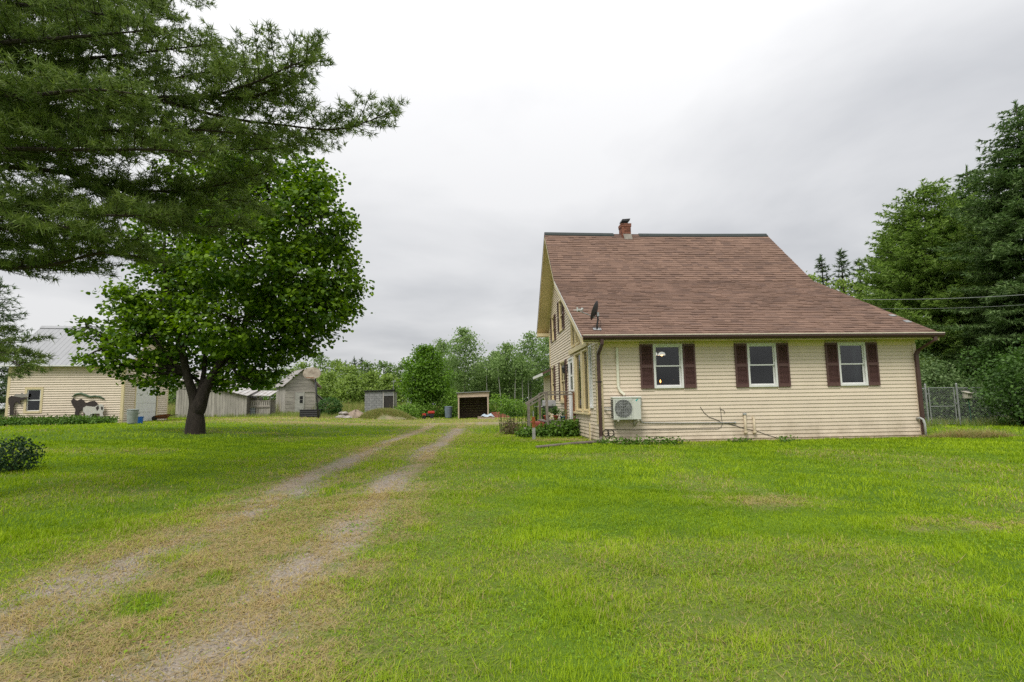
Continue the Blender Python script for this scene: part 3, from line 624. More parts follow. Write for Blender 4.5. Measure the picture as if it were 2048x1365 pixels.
for dx in (-.27, .03, .27):
    MB().lathe([(.03, 0), (.09, -.03), (.11, -.10), (.10, -.10), (.05, -.035), (.0, -.02)], 14, (dx, -.05, -.02)).build('lamp_shade', emis('lit_shade', (1, .93, .80), .9) if 'lit_shade' not in MATS else MATS['lit_shade'], lamp)
    MB().lathe([(.0, -.13), (.035, -.11), (.03, -.07), (.0, -.05)], 10, (dx, -.05, -.02)).build('bulb', emis('warm_bulb', (1, .55, .2), 7) if 'warm_bulb' not in MATS else MATS['warm_bulb'], lamp)
tbl = empty('dining_table', tuple(to_world((2.05, 1.25, .40))), HROT, 'dark dining table in the dim room behind the window beside the heat pump', 'table')
MB().box(-.5, .5, -.5, .5, .98, 1.03).build('table_top', darkwood, tbl)
for sx in (-1, 1):
    for sy in (-1, 1): MB().box(sx*.45-.03, sx*.45+.03, sy*.45-.03, sy*.45+.03, 0, .98).build('leg', darkwood, tbl)
for dx, dz, lb in ((-.19, .0, 'short lit candle on the table inside the window beside the heat pump'), (.02, .10, 'taller lit candle on the table inside the window beside the heat pump')):
    c = empty('candle', tuple(to_world((2.05+dx, 1.1, 1.43))), HROT, lb, 'candle')
    MB().lathe([(.03, 0), (.03, .10+dz), (.0, .105+dz)], 10).build('wax', mat('wax', (.6, .25, .1), .6), c)
    MB().lathe([(.0, .10+dz), (.022, .135+dz), (.016, .165+dz), (.0, .21+dz)], 8).build('flame', emis('flame', (1, .45, .1), 9) if 'flame' not in MATS else MATS['flame'], c)
# chimney of individual bricks, crown, flashing, cap
chim = MB().box(2.60, 2.94, AY-.18, AY+.20, 7.2, 8.24).build('chimney', mat('chimney_mortar', (.30, .24, .20), .95), house)
brk = mat('red_brick', (.25, .105, .07), .9, .2, 12, .3, island=.35)
zz = 7.55; row = 0; bm_ = MB()
while zz < 8.20:
    gr = .02 if zz > 8.12 else 0
    off = .11 if row % 2 else 0
    def strip(a, b):
        x = a-off; r_ = []
        while x < b:
            p, q = max(x+.005, a), min(x+.215, b)
            if q-p > .03: r_.append((p, q))
            x += .22
        return r_
    for p, q in strip(2.585-gr, 2.955+gr): bm_.box(p, q, AY-.20-gr, AY-.178, zz+.005, zz+.066)
    for p, q in strip(AY-.19-gr, AY+.22+gr): bm_.box(2.58-gr, 2.601, p, q, zz+.005, zz+.066); bm_.box(2.939, 2.96+gr, p, q, zz+.005, zz+.066)
    zz += .072; row += 1
bm_.build('bricks', brk, chim)['kind'] = 'stuff'
MB().box(2.575, 2.965, AY-.21, AY+.24, 8.20, 8.25).build('crown', concrete, chim)
MB().prism([(2.66, AY-.29, AZ-.30), (2.99, AY-.29, AZ-.30), (2.97, AY-.21, AZ-.06), (2.63, AY-.21, AZ-.06)], (0, .012, .006)).build('flashing', concrete, chim)
MB().tube([(2.77, AY, 8.24), (2.77, AY, 8.34)], .09, 12).build('flue', darkmetal, chim)
MB().prism([(2.66, AY-.12, 8.33), (2.90, AY-.12, 8.35), (2.90, AY+.14, 8.35), (2.66, AY+.14, 8.33)], (0, 0, .03)).prism([(2.60, AY-.17, 8.36), (2.93, AY-.17, 8.39), (2.93, AY+.2, 8.39), (2.60, AY+.2, 8.36)], (.03, 0, .09)).build('chimney_cap', darkmetal, chim)
# low rear wing whose eave peeps past the far corner
rw = MB().box(.1, 6, 9.66, 13, 0, 2.4).build('rear_wing', siding, house)
MB().prism([(-.35, 9.7, 2.36), (-.35, 13.2, 2.36), (2.2, 13.2, 3.5), (2.2, 9.7, 3.5)], (0, 0, .10)).build('roof', shingle_m, rw)
MB().box(-.42, -.35, 9.7, 13.2, 2.30, 2.42).build('gutter', white, rw)

# ------------------------------------------------------------------ things fixed to or standing by the house
def hthing(name, l, label, cat, group=None): return empty(name, tuple(to_world(l)), HROT, label, cat, group)
# heat pump on wall brackets
hp = hthing('heat_pump', (.26, -.02, .60), 'pale grey heat pump hung on the cream front wall', 'heat pump')
hpm = mat('pale_grey_enamel', (.60, .61, .55), .45, .06, 5)
MB().box(0, .53, -.38, -.10, .03, .60).box(.53, .74, -.375, -.10, .03, .60).build('body', hpm, hp, bevel=.01)
MB().box(-.015, .755, -.395, -.09, .595, .635).build('top_cover', mat('white_enamel', (.80, .79, .74), .4, .05), hp, bevel=.012)
fan = MB().lathe([(.0, 0), (.235, 0), (.235, .004), (.0, .004)], 32).build('fan_recess', mat('fan_dark', (.10, .10, .10), .6), hp)
fan.matrix_local = Matrix.Translation((.265, -.3815, .32)) @ Matrix.Rotation(PI/2, 4, 'X')
gr = MB()
for r_ in (.05, .09, .13, .17, .205, .235):
    gr.tube([(.265+r_*math.cos(a), -.392, .32+r_*math.sin(a)) for a in np.linspace(0, 2*PI, 29)], .0035, 5, False)
for i in range(8): gr.box(.05+i*.06, .054+i*.06, -.398, -.392, .08, .56)
for i in range(7): gr.box(.03, .50, -.400, -.396, .09+i*.075, .094+i*.075)
gr.build('grille', pvc, hp)
bl = MB()
for k in range(4):
    a = k*PI/2+.4; bl.prism([(.265+.05*math.cos(a), -.387, .32+.05*math.sin(a)), (.265+.2*math.cos(a-.3), -.387, .32+.2*math.sin(a-.3)), (.265+.2*math.cos(a+.4), -.387, .32+.2*math.sin(a+.4))], (0, .003, 0))
bl.build('fan_blades', mat('fan_grey', (.22, .22, .22), .5), hp)
lv = MB()
for i in range(9): lv.box(-.012, .0, -.36, -.14, .07+i*.056, .105+i*.056)
lv.build('side_louvers', darkmetal, hp)
MB().prism([(.60, -.378, .53), (.635, -.378, .56), (.68, -.378, .575), (.66, -.378, .545), (.62, -.378, .50)], (0, .002, 0)).build('logo', mat('teal_logo', (.03, .42, .40), .4), hp)
for x in (.09, .63): MB().box(x, x+.04, -.42, .0, -.01, .025).box(x, x+.04, -.02, .0, -.18, -.01).bar((x+.02, -.38, -.0), (x+.02, -.02, -.16), .03, .02).build('bracket', mat('pale_bracket', (.5, .48, .38), .5), hp)
MB().tube([(0, -.2, .34), (-.13, -.12, .34), (-.16, -.02, .34)], .012, 6).tube([(0, -.2, .29), (-.12, -.12, .29), (-.15, -.02, .29)], .012, 6).build('valve_pipe', pvc, hp)
ls = hthing('line_set_cover', (.50, 0, 1.25), 'white vertical pipe cover running down the wall to the heat pump', 'pipe cover')
MB().box(-.035, .035, -.075, -.0, .24, 1.335).build('duct', mat('ivory_plastic', (.74, .72, .58), .5, .05), ls, bevel=.012)
MB().bar((0, -.038, .245), (.06, -.04, .12), .07, .075, up=(0, 1, 0)).bar((.06, -.04, .13), (.17, -.05, .03), .07, .075, up=(0, 1, 0)).build('elbow', MATS['ivory_plastic'], ls, bevel=.01)
eb = hthing('disconnect_box', (1.05, 0, .96), 'small grey electrical box beside the heat pump', 'electrical box')
MB().box(-.06, .06, -.10, .0, .04, .235).build('box', pvc, eb, bevel=.008)
MB().prism([(-.068, -.115, .23), (.068, -.115, .23), (.068, 0, .25), (-.068, 0, .25)], (0, 0, .012)).build('lid', pvc, eb)
MB().box(-.03, .03, -.108, -.10, .06, .12).build('latch', greymetal, eb)
cd = MB().tube([(1.07, -.05, 1.0), (1.075, -.04, .70), (1.08, -.035, .60), (1.11, -.032, .55), (1.18, -.03, .525), (2.4, -.03, .50), (3.70, -.03, .485)], .013, 8).tube([(3.70, -.03, .485), (3.74, -.03, .485)], .028, 8).build('conduit', pvc, None, True)
cd.location = tuple(house_O); cd.rotation_euler = (0, 0, HROT); tag(cd, 'thin grey electrical conduit running low along the front wall', 'conduit')
def c3(cx_, cy_): return tuple(hfront(1250+cx_/5.055, 640+cy_/5.055, -.012)+np.array([0, -.006, 0]))
wr = MB().tube([c3(*p) for p in ((760, 880), (800, 940), (850, 985), (930, 1012), (975, 1040), (1060, 1055), (1130, 1075), (1190, 1095), (1300, 1118), (1360, 1135), (1440, 1165), (1500, 1182), (1560, 1198))], .0065, 5).build('loose_cable', black, None)
wr.location = tuple(house_O); wr.rotation_euler = (0, 0, HROT); tag(wr, 'thin black cable drooping across the front wall past the vent pipes', 'cable')
wr = MB().tube([c3(*p) for p in ((960, 878), (968, 930), (975, 1000), (985, 1050), (970, 1085), (935, 1103), (800, 1104), (640, 1106), (500, 1110), (380, 1112), (250, 1108), (100, 1114), (-80, 1110), (-240, 1105))], .0055, 5).tube([c3(*p) for p in ((966, 905), (995, 915), (1010, 935), (1000, 950))], .0055, 5).build('loose_cable', black, None)
wr.location = tuple(house_O); wr.rotation_euler = (0, 0, HROT); tag(wr, 'thin black cable hanging from a siding joint and running left to the corner', 'cable')
for x, zt, lb in ((3.99, .72, 'taller cream vent pipe with grey cap on the front wall'), (4.24, .60, 'shorter cream vent pipe on the front wall')):
    vp = hthing('vent_pipe', (x, 0, .16), lb, 'vent pipe'); pm = mat('painted_pipe', (.62, .52, .36), .5, .1)
    MB().tube([(0, -.0, .04), (0, -.05, .04), (0, -.055, .07), (0, -.055, zt-.18)], .032, 10).build('pipe', pm, vp, True)
    if x < 4.1: MB().lathe([(.034, 0), (.05, .02), (.05, .06), (.0, .07)], 10, (0, -.055, zt-.20)).build('cap', pvc, vp)
    else: MB().tube([(0, -.055, zt-.19), (0, -.04, zt-.15), (0, 0, zt-.15)], .032, 10).build('elbow', pm, vp)
    MB().lathe([(.035, 0), (.055, .01), (.055, .05), (.035, .06)], 10, (0, -.055, .03)).build('collar', pm, vp)
for dx, r_, lb in ((.12, .072, 'left coil of black cable hung on the wall by the downspout'), (.26, .078, 'right coil of black cable hung on the wall by the downspout')):
    mb = MB()
    for k in range(3): mb.tube([(dx+(r_+.006*k)*math.cos(a), -.022-.006*k, .27+(r_+.004*k)*1.05*math.sin(a)) for a in np.linspace(0, 2*PI, 25)], .006, 5, False)
    o = mb.build('cable_coil', black, None); o.location = tuple(house_O); o.rotation_euler = (0, 0, HROT); tag(o, lb, 'cable')
# pipe at the right corner
pp = MB().tube([(8.98, -.0, .50), (9.0, -.12, .52), (9.04, -.16, .48), (9.07, -.17, .36), (9.07, -.17, -.06)], .030, 10).build('standpipe', pvc, None, True)
pp.location = tuple(house_O); pp.rotation_euler = (0, 0, HROT); tag(pp, 'grey plastic standpipe bent into the wall beside the right downspout', 'pipe')
# satellite dish
dish = hthing('satellite_dish', (-.04, -.1, roof_z(-.1)+.02), 'dark grey satellite dish on a bent mast above the gutter', 'satellite dish')
MB().box(-.11, .11, -.08, .08, -.02, .02).build('foot', greymetal, dish).rotation_euler = (math.radians(28), 0, 0)
MB().tube([(0, 0, 0), (.0, 0, .12), (.03, 0, .26), (.03, 0, .42)], .024, 10).build('mast', darkmetal, dish, True)
nv = Vector((-.86, .36, .36)).normalized(); q = nv.to_track_quat('Z', 'Y').to_matrix().to_4x4()
MB().lathe([(.0, -.05), (.09, -.042), (.18, -.018), (.27, .025), (.275, .03), (.265, .03), (.17, -.008), (.08, -.032), (.0, -.04)], 28).build('reflector', mat('dish_grey', (.05, .05, .055), .55, .1), dish, True).matrix_local = Matrix.Translation((-.035, -.0, .52)) @ q
MB().box(-.0, .06, -.05, .05, .36, .47).build('bracket', greymetal, dish)
MB().tube([(-.04, 0, .33), (-.2, .0, .40), (-.52, .0, .53)], .014, 8).build('arm', greymetal, dish)
MB().tube([(-.53, 0, .50), (-.53, 0, .62)], .02, 8).bar((-.53, 0, .55), (-.40, 0, .55), .05, .05).tube([(-.42, -.0, .53), (-.38, 0, .59)], .035, 10).tube([(-.64, 0, .54), (-.53, 0, .54)], .012, 6).build('receiver', mat('pale_plastic', (.55, .56, .54), .5), dish)
MB().tube([(.03, -.02, .30), (.09, -.05, .22), (.10, -.06, .12), (.06, -.06, .02), (.08, -.2, -.16)], .006, 5).build('cable', black, dish)
# roof vents and the service wires
for p, lb in (((1785, 633), 'low white roof vent nearer the ridge end of the right roof edge'), ((1815, 645), 'flat white roof vent nearer the gutter on the right roof edge')):
    d = ray(*p); best = None
    for y in np.linspace(-.3, 4, 400):
        l_ = hfront(p[0], p[1], y)
        if best is None or abs(l_[2]-roof_z(y)) < best[0]: best = (abs(l_[2]-roof_z(y)), l_)
    l_ = best[1]; v_ = hthing('roof_vent', (min(l_[0], xr(l_[1])-.10), l_[1], roof_z(l_[1])+.0), lb, 'vent')
    MB().prism([(-.15, -.11, -.05), (.13, -.11, -.05), (.13, .11, .065), (-.15, .11, .065)], (0, -.02, .045)).build('hood', greymetal, v_)
    MB().box(-.12, .10, -.08, .08, -.08, .03).build('base', greymetal, v_); v_.scale = (.62, .62, .62)
def hw(l): return Vector(tuple(to_world(l)))
for (l0, p1, r_, lb) in (((9.15, 1.9, roof_z(1.9)+.12), (2300, 566, 17.), .008, 'thicker overhead wire from the right roof edge into the trees'), ((9.2, 1.2, roof_z(1.2)+.08), (2300, 585, 17.), .004, 'thinner lower overhead wire from the right roof edge into the trees')):
    a = hw(l0); b = Vector(tuple(at(*p1))); mb = MB().tube([a.lerp(b, t)+Vector((0, 0, -.25*4*t*(1-t)*.6)) for t in np.linspace(0, 1, 16)], r_, 6)
    tag(mb.build('overhead_wire', mat('wire_grey', (.30, .31, .31), .5), None), lb, 'wire')

# ------------------------------------------------------------------ porch and what stands on it
gl = .0
porch = hthing('porch', (0, 0, 0), 'small weathered wooden porch with railing and red step by the gable door', 'porch')
pw = mat('porch_grey_wood', (.27, .235, .20), .9, .2, 8, .3, 40, island=.15); bw = mat('porch_brown_wood', (.22, .10, .05), .8, .25, 6, .2)
for i in range(14):
    y = 3.72+i*.143; MB().box(-1.08, -.03, y, y+.137, .47, .50).build('deck_board', pw, porch)
MB().box(-1.04, -.05, 3.745, 3.785, .28, .469).build('rim_joist', pw, porch); MB().box(-1.045, -1.005, 3.786, 5.70, .28, .469).build('rim_joist', pw, porch)
for x, y, z1, m_ in ((-.96, 3.70, 1.45, pw), (-.05, 3.70, 1.44, bw), (-.97, 5.66, 1.42, pw), (-.08, 5.30, 1.42, bw), (-1.58, 3.70, 1.06, pw), (-1.46, 5.2, 1.10, pw)):
    MB().prism([(x-.042, y-.042, -.05), (x+.042, y-.042, -.05), (x+.042, y+.042, -.05), (x-.042, y+.042, -.05)], (random.uniform(-.02, .02), 0, z1+.05)).build('post', m_, porch, bevel=.005)
def rail(a, b, w_=.09, h_=.035): MB().bar(a, b, w_, h_).build('rail', pw, porch)
rail((-1.02, 3.70, 1.47), (.0, 3.70, 1.46)); rail((-1.68, 3.70, 1.05), (-.94, 3.70, 1.47)); rail((-.98, 5.66, 1.44), (-.98, 3.74, 1.47)); rail((-1.56, 5.2, 1.09), (-.98, 5.3, 1.43))
rail((-1.0, 3.70, 1.38), (-.02, 3.70, 1.37), .03, .05); rail((-1.60, 3.70, .99), (-.98, 3.70, 1.36), .03, .05)
redp = mat('faded_red_paint', (.36, .085, .06), .8, .2, 8)
MB().box(-1.42, -1.046, 3.76, 3.80, .27, .45).build('riser', redp, porch); MB().box(-1.42, -1.0, 3.801, 5.1, .42, .449).build('step', redp, porch)
MB().box(-1.72, -1.40, 3.73, 5.1, .20, .235).build('step', pw, porch); MB().box(-1.70, -1.43, 3.75, 3.79, -.05, .199).build('riser', pw, porch); MB().box(-1.40, -1.06, 3.78, 3.82, -.05, .268).build('riser', darkwood, porch)
MB().box(-1.03, -1.0, 3.8, 5.6, -.05, .279).box(-.98, -.05, 3.80, 3.82, -.05, .279).build('skirt_board', darkwood, porch)

def leaf_cloud(n, c, r, size, flat=.6, up=.6, shell=.5, shape=LEAF4, clump=10, spread=.25):
    """leaves in small sprays through an ellipsoid: positions, verts, tone"""
    k = max(1, n//clump); d = rdir(k); rad = shell+(1-shell)*rng.random(k)**.5; C0 = np.asarray(c)+d*np.asarray(r)*rad[:, None]
    O_ = np.repeat(C0, clump, 0)+rng.normal(0, 1, (k*clump, 3))*spread*np.array([1, 1, flat])
    dd = np.repeat(d, clump, 0); Nn = unit(up*np.array([0, 0, 1])+.5*dd+rng.normal(0, .45, (k*clump, 3))); U = rdir(k*clump)+.4*dd; U[:, 2] -= .35
    S = size*rng.uniform(.65, 1.25, k*clump); tone = np.clip(np.repeat(rng.random(k), clump)*.55+rng.random(k*clump)*.45, 0, 1)
    return place(shape, O_, U, Nn, S), tone, C0
def cloud_obj(name, parts, k, m, parent=None):
    return np_mesh(name, np.concatenate([p[0] for p in parts]), k, m, parent, np.concatenate([p[1] for p in parts]))
potleaf = foliage('pot_plant_leaf', (.045, .11, .02), (.16, .30, .06)); flow = mat('red_petals', (.55, .08, .05), .6)
def pot(l, r_, h_, m_, label, ph, leaf=.07, n=160):
    t = hthing('potted_plant', l, label, 'potted plant')
    MB().lathe([(r_*.68, 0), (r_*.95, h_*.8), (r_*1.08, h_*.8), (r_*1.08, h_), (r_*.9, h_), (r_*.85, h_*.85), (.0, h_*.85)], 18).build('pot', m_, t, True)
    st = MB()
    for i in range(7):
        a = random.random()*2*PI; q = random.uniform(.3, 1)*r_*1.3; st.tube([(0, 0, h_*.8), (q*.4*math.cos(a), q*.4*math.sin(a), h_+ph*.5), (q*math.cos(a), q*math.sin(a), h_+ph*random.uniform(.6, 1))], .006, 5)
    st.build('stems', MATS['pot_plant_leaf'], t)
    cloud_obj('leaves', [leaf_cloud(n, (0, 0, h_+ph*.5), (r_*1.2, r_*1.2, ph*.55), leaf, shell=.1, clump=5, spread=.05)], 4, potleaf, t)
pot((-.89, 4.5, .50), .10, .17, terracotta, 'terracotta pot of leafy stems half hidden by the porch post', .30)
pot((-.56, 4.5, .50), .095, .16, terracotta, 'terracotta pot of leafy stems standing beside the blue pot', .34)
pot((-.32, 4.45, .50), .095, .12, mat('blue_glaze', (.015, .10, .17), .25, .1), 'blue glazed pot with thin green plant on the porch', .26, .05, 90)
gb = hthing('barbecue_grill', (-.55, 6.35, .0), 'grey barbecue grill with a side shelf standing behind the porch railing', 'grill')
MB().box(-.25, .25, -.2, .2, .80, .98).build('firebox', darkmetal, gb, bevel=.02)
MB().prism([(-.25, -.2, .985), (.25, -.2, .985), (.25, -.14, 1.16), (.25, .12, 1.2), (.25, .2, .985)][:1]+[(-.25, .2, .985), (-.25, .12, 1.2), (-.25, -.14, 1.16)], (.5, 0, 0)).build('lid', mat('grill_grey', (.3, .3, .3), .5), gb)
MB().box(-.55, -.26, -.18, .18, .95, .985).build('side_shelf', mat('pale_plastic', (.55, .56, .54), .5), gb)
for x in (-.22, .22):
    for y in (-.17, .17): MB().box(x-.02, x+.02, y-.02, y+.02, -.03, .80).build('leg', darkmetal, gb)
# tall garden plants behind the porch and the bed in front of it
tallm = foliage('tall_stalk_leaf', (.06, .13, .02), (.20, .33, .06), .35)
def stalks(name, wx, wy, n, h, rad, label, cat, m=tallm, leaf=.20, head=None, group=None):
    t = empty(name, G(wx, wy), 0, label, cat, group); O_, U_, N_, S_ = [], [], [], []; st = MB()
    for i in range(n):
        a = random.random()*2*PI; q = rad*math.sqrt(random.random()); bx_, by_ = q*math.cos(a), q*math.sin(a); hh = h*random.uniform(.65, 1.05); lx, ly = random.uniform(-.12, .12), random.uniform(-.12, .12)
        st.tube([(bx_, by_, -.03), (bx_+lx*.4, by_+ly*.4, hh*.5), (bx_+lx, by_+ly, hh)], [.008, .007, .004], 4)
        for k in range(int(hh/.06)):
            f = (k+1)/(hh/.06); an = k*2.4+a
            O_.append((bx_+lx*f, by_+ly*f, hh*f)); U_.append((math.cos(an), math.sin(an), random.uniform(-.1, .7))); N_.append((-.3*math.cos(an), -.3*math.sin(an), 1)); S_.append(leaf*random.uniform(.6, 1.1)*(1.1-.5*f))
    st.build('stems', m, t); n_ = len(O_)
    sh_ = np.array([(0, 0), (.4, .16), (1, 0), (.4, -.16)]); o = np_mesh('leaves', place(sh_, np.array(O_), np.array(U_), np.array(N_), np.array(S_)), 4, m, t, rng.random(n_))
    return t
for l_, n_, h_, lb in (((-1.35, 6.4), 26, 1.35, 'clump of tall green garden stalks behind the porch steps'), ((-.75, 7.4), 22, 1.5, 'clump of tall green garden stalks between the grill and the low windows'), ((-2.0, 7.6), 22, 1.1, 'clump of garden stalks growing apart from the porch on the lawn side')):
    p = to_world((*l_, 0)); stalks('garden_stalks', p[0], p[1], n_, h_, .38, lb, 'plant')
bed_leaf = foliage('bed_leaf', (.035, .09, .012), (.17, .30, .035), .3)
def leafy_bush(name, wx, wy, r, n, size, label, cat, m, group=None, stem=True, k=4, shape=LEAF4, clump=8, spread=.08, up=.7, shell=.45, dz=.0):
    t = empty(name, G(wx, wy), 0, label, cat, group)
    parts = [leaf_cloud(n, (0, 0, r[2]*.9+dz), r, size, shell=shell, clump=clump, spread=spread, up=up, shape=shape)]
    parts[0][0][:, 2] = np.maximum(parts[0][0][:, 2], .01)
    cloud_obj('foliage', parts, k, m, t)
    if stem:
        st = MB()
        for c in parts[0][2][:14]: st.tube([(c[0]*.05, c[1]*.05, -.03), (c[0]*.4, c[1]*.4, max(c[2], .05)*.6), tuple(c)], [.02*max(r), .012*max(r), .004], 5)
        st.build('stems', barkm, t)
    return t
for (lx, ly, rx, ry, rz), lb in (((-1.15, 3.25, .55, .35, .20), 'low leafy bed plant under the porch steps'), ((-.62, 3.2, .45, .35, .27), 'dense leafy bed plant under the porch rim'), ((-.25, 3.15, .32, .32, .30), 'dense leafy bed plant between the porch and the tall windows'), ((-1.65, 3.2, .40, .3, .15), 'low leafy bed plant spreading past the foot of the steps')):
    p = to_world((lx, ly, 0)); leafy_bush('bed_plant', p[0], p[1], (rx, ry, rz), 900, .085, lb, 'plant', bed_leaf, stem=False)
p = to_world((-2.15, 5.0, 0)); leafy_bush('dry_shrub', p[0], p[1], (.34, .3, .24), 900, .06, 'brown half dead shrub at the foot of the porch steps', 'shrub', foliage('brown_leaf', (.10, .075, .04), (.24, .19, .10), .2), clump=5)
for i, px_ in enumerate((1215, 1240, 1262, 1290, 1318, 1345, 1480, 1570)):
    p = gp(px_, 889 if px_ < 1400 else 884); leafy_bush('wall_weed', p[0], p[1]-.08, (.22, .12, .07 if px_ < 1400 else .035), 150, .07, 'low green weed at the foot of the front wall', 'weed', bed_leaf, 'weeds along the front wall', stem=False, clump=5)
# rusty sign post and a stake by the corner
rp = empty('steel_post', gp(1068, 880), .2, 'short steel post with rusty orange upper half standing in grass', 'post')
MB().box(-.035, .035, -.012, .012, -.1, .36).box(-.045, -.035, -.012, .03, -.1, .36).box(.035, .045, -.012, .03, -.1, .36).build('lower_half', mat('zinc', (.40, .40, .38), .5, .25, 8), rp)
MB().box(-.035, .035, -.012, .012, .361, .68).box(-.045, -.035, -.012, .03, .361, .70).box(.035, .045, -.012, .03, .361, .70).build('upper_half', mat('rust', (.34, .11, .03), .9, .3, 14), rp)
MB().tube([(.0, .02, .5), (.0, .02, .86)], .018, 8).build('inner_pipe', greymetal, rp)
stk = hthing('wooden_stake', (-.10, .95, 0), 'pale flat wooden stake leaning on the siding by the corner', 'stake')
MB().prism([(-.0, -.05, -.1), (0, .05, -.1), (0, .05, .42), (0, .0, .52), (0, -.05, .46)], (-.02, 0, 0)).build('board', trimc, stk); MB().prism([(.001, .051, -.1), (.001, .075, -.1), (.001, .07, .44), (.001, .051, .50)], (-.02, 0, 0)).build('edge', brown, stk)

# ------------------------------------------------------------------ chain link fence and gate behind the house
FY = 21.5
def fpt(px, py): return at(px, py, FY)
fx = [fpt(p, 851)[0] for p in (1858, 1863, 1915, 1921, 2012)]; fb = float(gz(16, FY)); ftop = fpt(1890, 776)[2]
def mesh_panel(x0, x1, z0, z1, parent):
    mb = MB(); s = .065; W, H = x1-x0, z1-z0; r_ = .0035; c = -H
    while c < W:
        a0 = max(0, c); a1 = min(W, c+H); mb.bar((x0+a0, 0, z0+a0-c), (x0+a1, 0, z0+a1-c), r_, r_); mb.bar((x0+a0, .004, z1-(a0-c)), (x0+a1, .004, z1-(a1-c)), r_, r_); c += s
    return mb.build('wire_mesh', greymetal, parent)
gate = empty('chain_link_gate', (fx[1], FY, fb), 0, 'galvanised chain link gate between two posts behind the house', 'gate')
gw = fx[2]-fx[1]; gh = ftop-fb
MB().tube([(.02, 0, .06), (.02, 0, gh), (gw, 0, gh), (gw, 0, .06), (.02, 0, .06)], .024, 8).build('frame', greymetal, gate); MB().tube([(.02, 0, gh*.5), (gw, 0, gh*.5)], .02, 8).build('mid_rail', greymetal, gate)
mesh_panel(.02, gw, .06, gh, gate); MB().box(gw-.03, gw+.10, -.03, .03, gh*.55, gh*.6).build('latch', greymetal, gate); MB().box(-.08, .05, -.03, .03, .2, .25).box(-.08, .05, -.03, .03, gh-.25, gh-.2).build('hinges', greymetal, gate)
for nm, x0, x1, lb in (('chain_link_fence', fx[3], fx[4]+3., 'chain link fence panel running right from the gate into the bushes'), ('chain_link_fence', fx[0]-3, fx[0], 'chain link fence panel running left from the gate behind the house')):
    t = empty(nm, (x0, FY, fb), 0, lb, 'fence'); W = x1-x0
    for q, hh in ((0, gh+.12), (W, gh+.12 if x0 < fx[0] else gh)): MB().tube([(q, 0, -.3), (q, 0, hh)], .036, 8).lathe([(.04, 0), (.04, .02), (.0, .06)], 8, (q, 0, hh)).build('post', greymetal, t)
    MB().tube([(0, 0, gh-.02), (W, 0, gh-.02)], .02, 8).build('top_rail', greymetal, t); mesh_panel(.03, W-.03, .05, gh-.02, t)
bh = empty('birdhouse', (*fpt(1941, 851)[:2], fb), .3, 'small pale birdhouse on a thin green pole by the fence', 'birdhouse')
bz = fpt(1937, 797)[2]-fb
MB().tube([(0.10, 0, -.3), (.03, 0, bz)], .015, 8).build('pole', mat('green_pole', (.03, .16, .10), .5), bh)
MB().box(-.11, .11, -.1, .1, bz, bz+.20).build('box', mat('pale_wood', (.52, .48, .40), .8, .1, 6), bh); MB().prism([(-.15, -.15, bz+.19), (.15, -.15, bz+.19), (.15, .13, bz+.27), (-.15, .13, bz+.27)], (0, 0, .02)).build('roof', MATS['pale_wood'], bh)
MB().lathe([(.025, 0), (.025, .004), (.0, .004)], 12).build('entry_hole', black, bh).matrix_local = Matrix.Translation((0, -.101, bz+.12)) @ Matrix.Rotation(PI/2, 4, 'X')
# heap of dry grass clippings
def blade_patch(name, n, fn, hgt, wid, m, label, cat, dry=.0, kind='stuff', lean=(.1, .8), base=0.):
    x, y, hs = fn(n); n = len(x); h = hgt*hs*rng.uniform(.5, 1.15, n); az = rng.uniform(0, 2*PI, n); le = rng.uniform(*lean, n)
    b_ = np.stack([x, y, gz(x, y)-.02+(base(x, y) if callable(base) else base)], -1); sd_ = np.stack([np.cos(az), np.sin(az), 0*az], -1)*(wid*rng.uniform(.6, 1.3, n))[:, None]*.5
    tip = b_+np.stack([-np.sin(az)*h*le, np.cos(az)*h*le, h], -1)
    o = np_mesh(name, np.stack([b_-sd_, b_+sd_, tip], 1), 3, m, None, np.clip(rng.normal(.5, .25, n), 0, 1), np.clip(rng.normal(dry, .25, n), 0, 1)); return tag(o, label, cat, kind=kind)
def disk(cx_, cy_, rx, ry):
    def f(n):
        a = rng.uniform(0, 2*PI, n); r = np.sqrt(rng.random(n)); return cx_+rx*r*np.cos(a), cy_+ry*r*np.sin(a), np.sqrt(np.maximum(.12, 1-r*r))
    return f
hc = gp(1945, 875); heap_z = disk(hc[0], hc[1], 1.15, .45)
meadow = foliage('meadow_blades', (.075, .15, .018), (.23, .36, .06), .35, .55, dry=(.42, .31, .15))
blade_patch('dry_grass_heap', 2600, heap_z, .30, .014, meadow, 'heap of dry straw coloured grass clippings near the chain link gate', 'grass heap', .7, lean=(.4, 2.6))

# ------------------------------------------------------------------ the garage on the left
ga = math.radians(12.5); GO = at(243, 846, 28.0); GO[2] = float(gz(GO[0], GO[1]))-.02
garage = empty('garage', tuple(GO), ga, 'cream clapboard garage with pale metal roof and white overhead door', 'garage')
GW, GD, GE, GR = 5.02, 5.75, 3.03, 5.12
gopen = [(-4.18, -3.60, .68, 1.74)]
dopen = [(1.40, 4.12, -.05, 2.02)]
mb = MB(); wall_panels(-GW, 0, 0, GE, gopen, lambda m, a, b, c, d: m.box(a, b, .012, .12, c, d), mb); gfw = mb.build('front_wall', siding, garage)
def gtop(y): return GE+(GR-GE)*(1-abs(y-GD/2)/(GD/2))
def ggp(m, a, b, c, d):
    n = max(1, int((b-a)/.25))
    for i in range(n):
        p, q = a+(b-a)*i/n, a+(b-a)*(i+1)/n; t = min(d, min(gtop(p), gtop(q))-.03)
        if t > c+.01: m.box(-.12, -.012, max(p, .121), q, c, t)
mb = MB(); wall_panels(0, GD, 0, GR, [(1.40, 4.12, 0, 2.02)], ggp, mb); gsw = mb.build('door_wall', siding, garage)
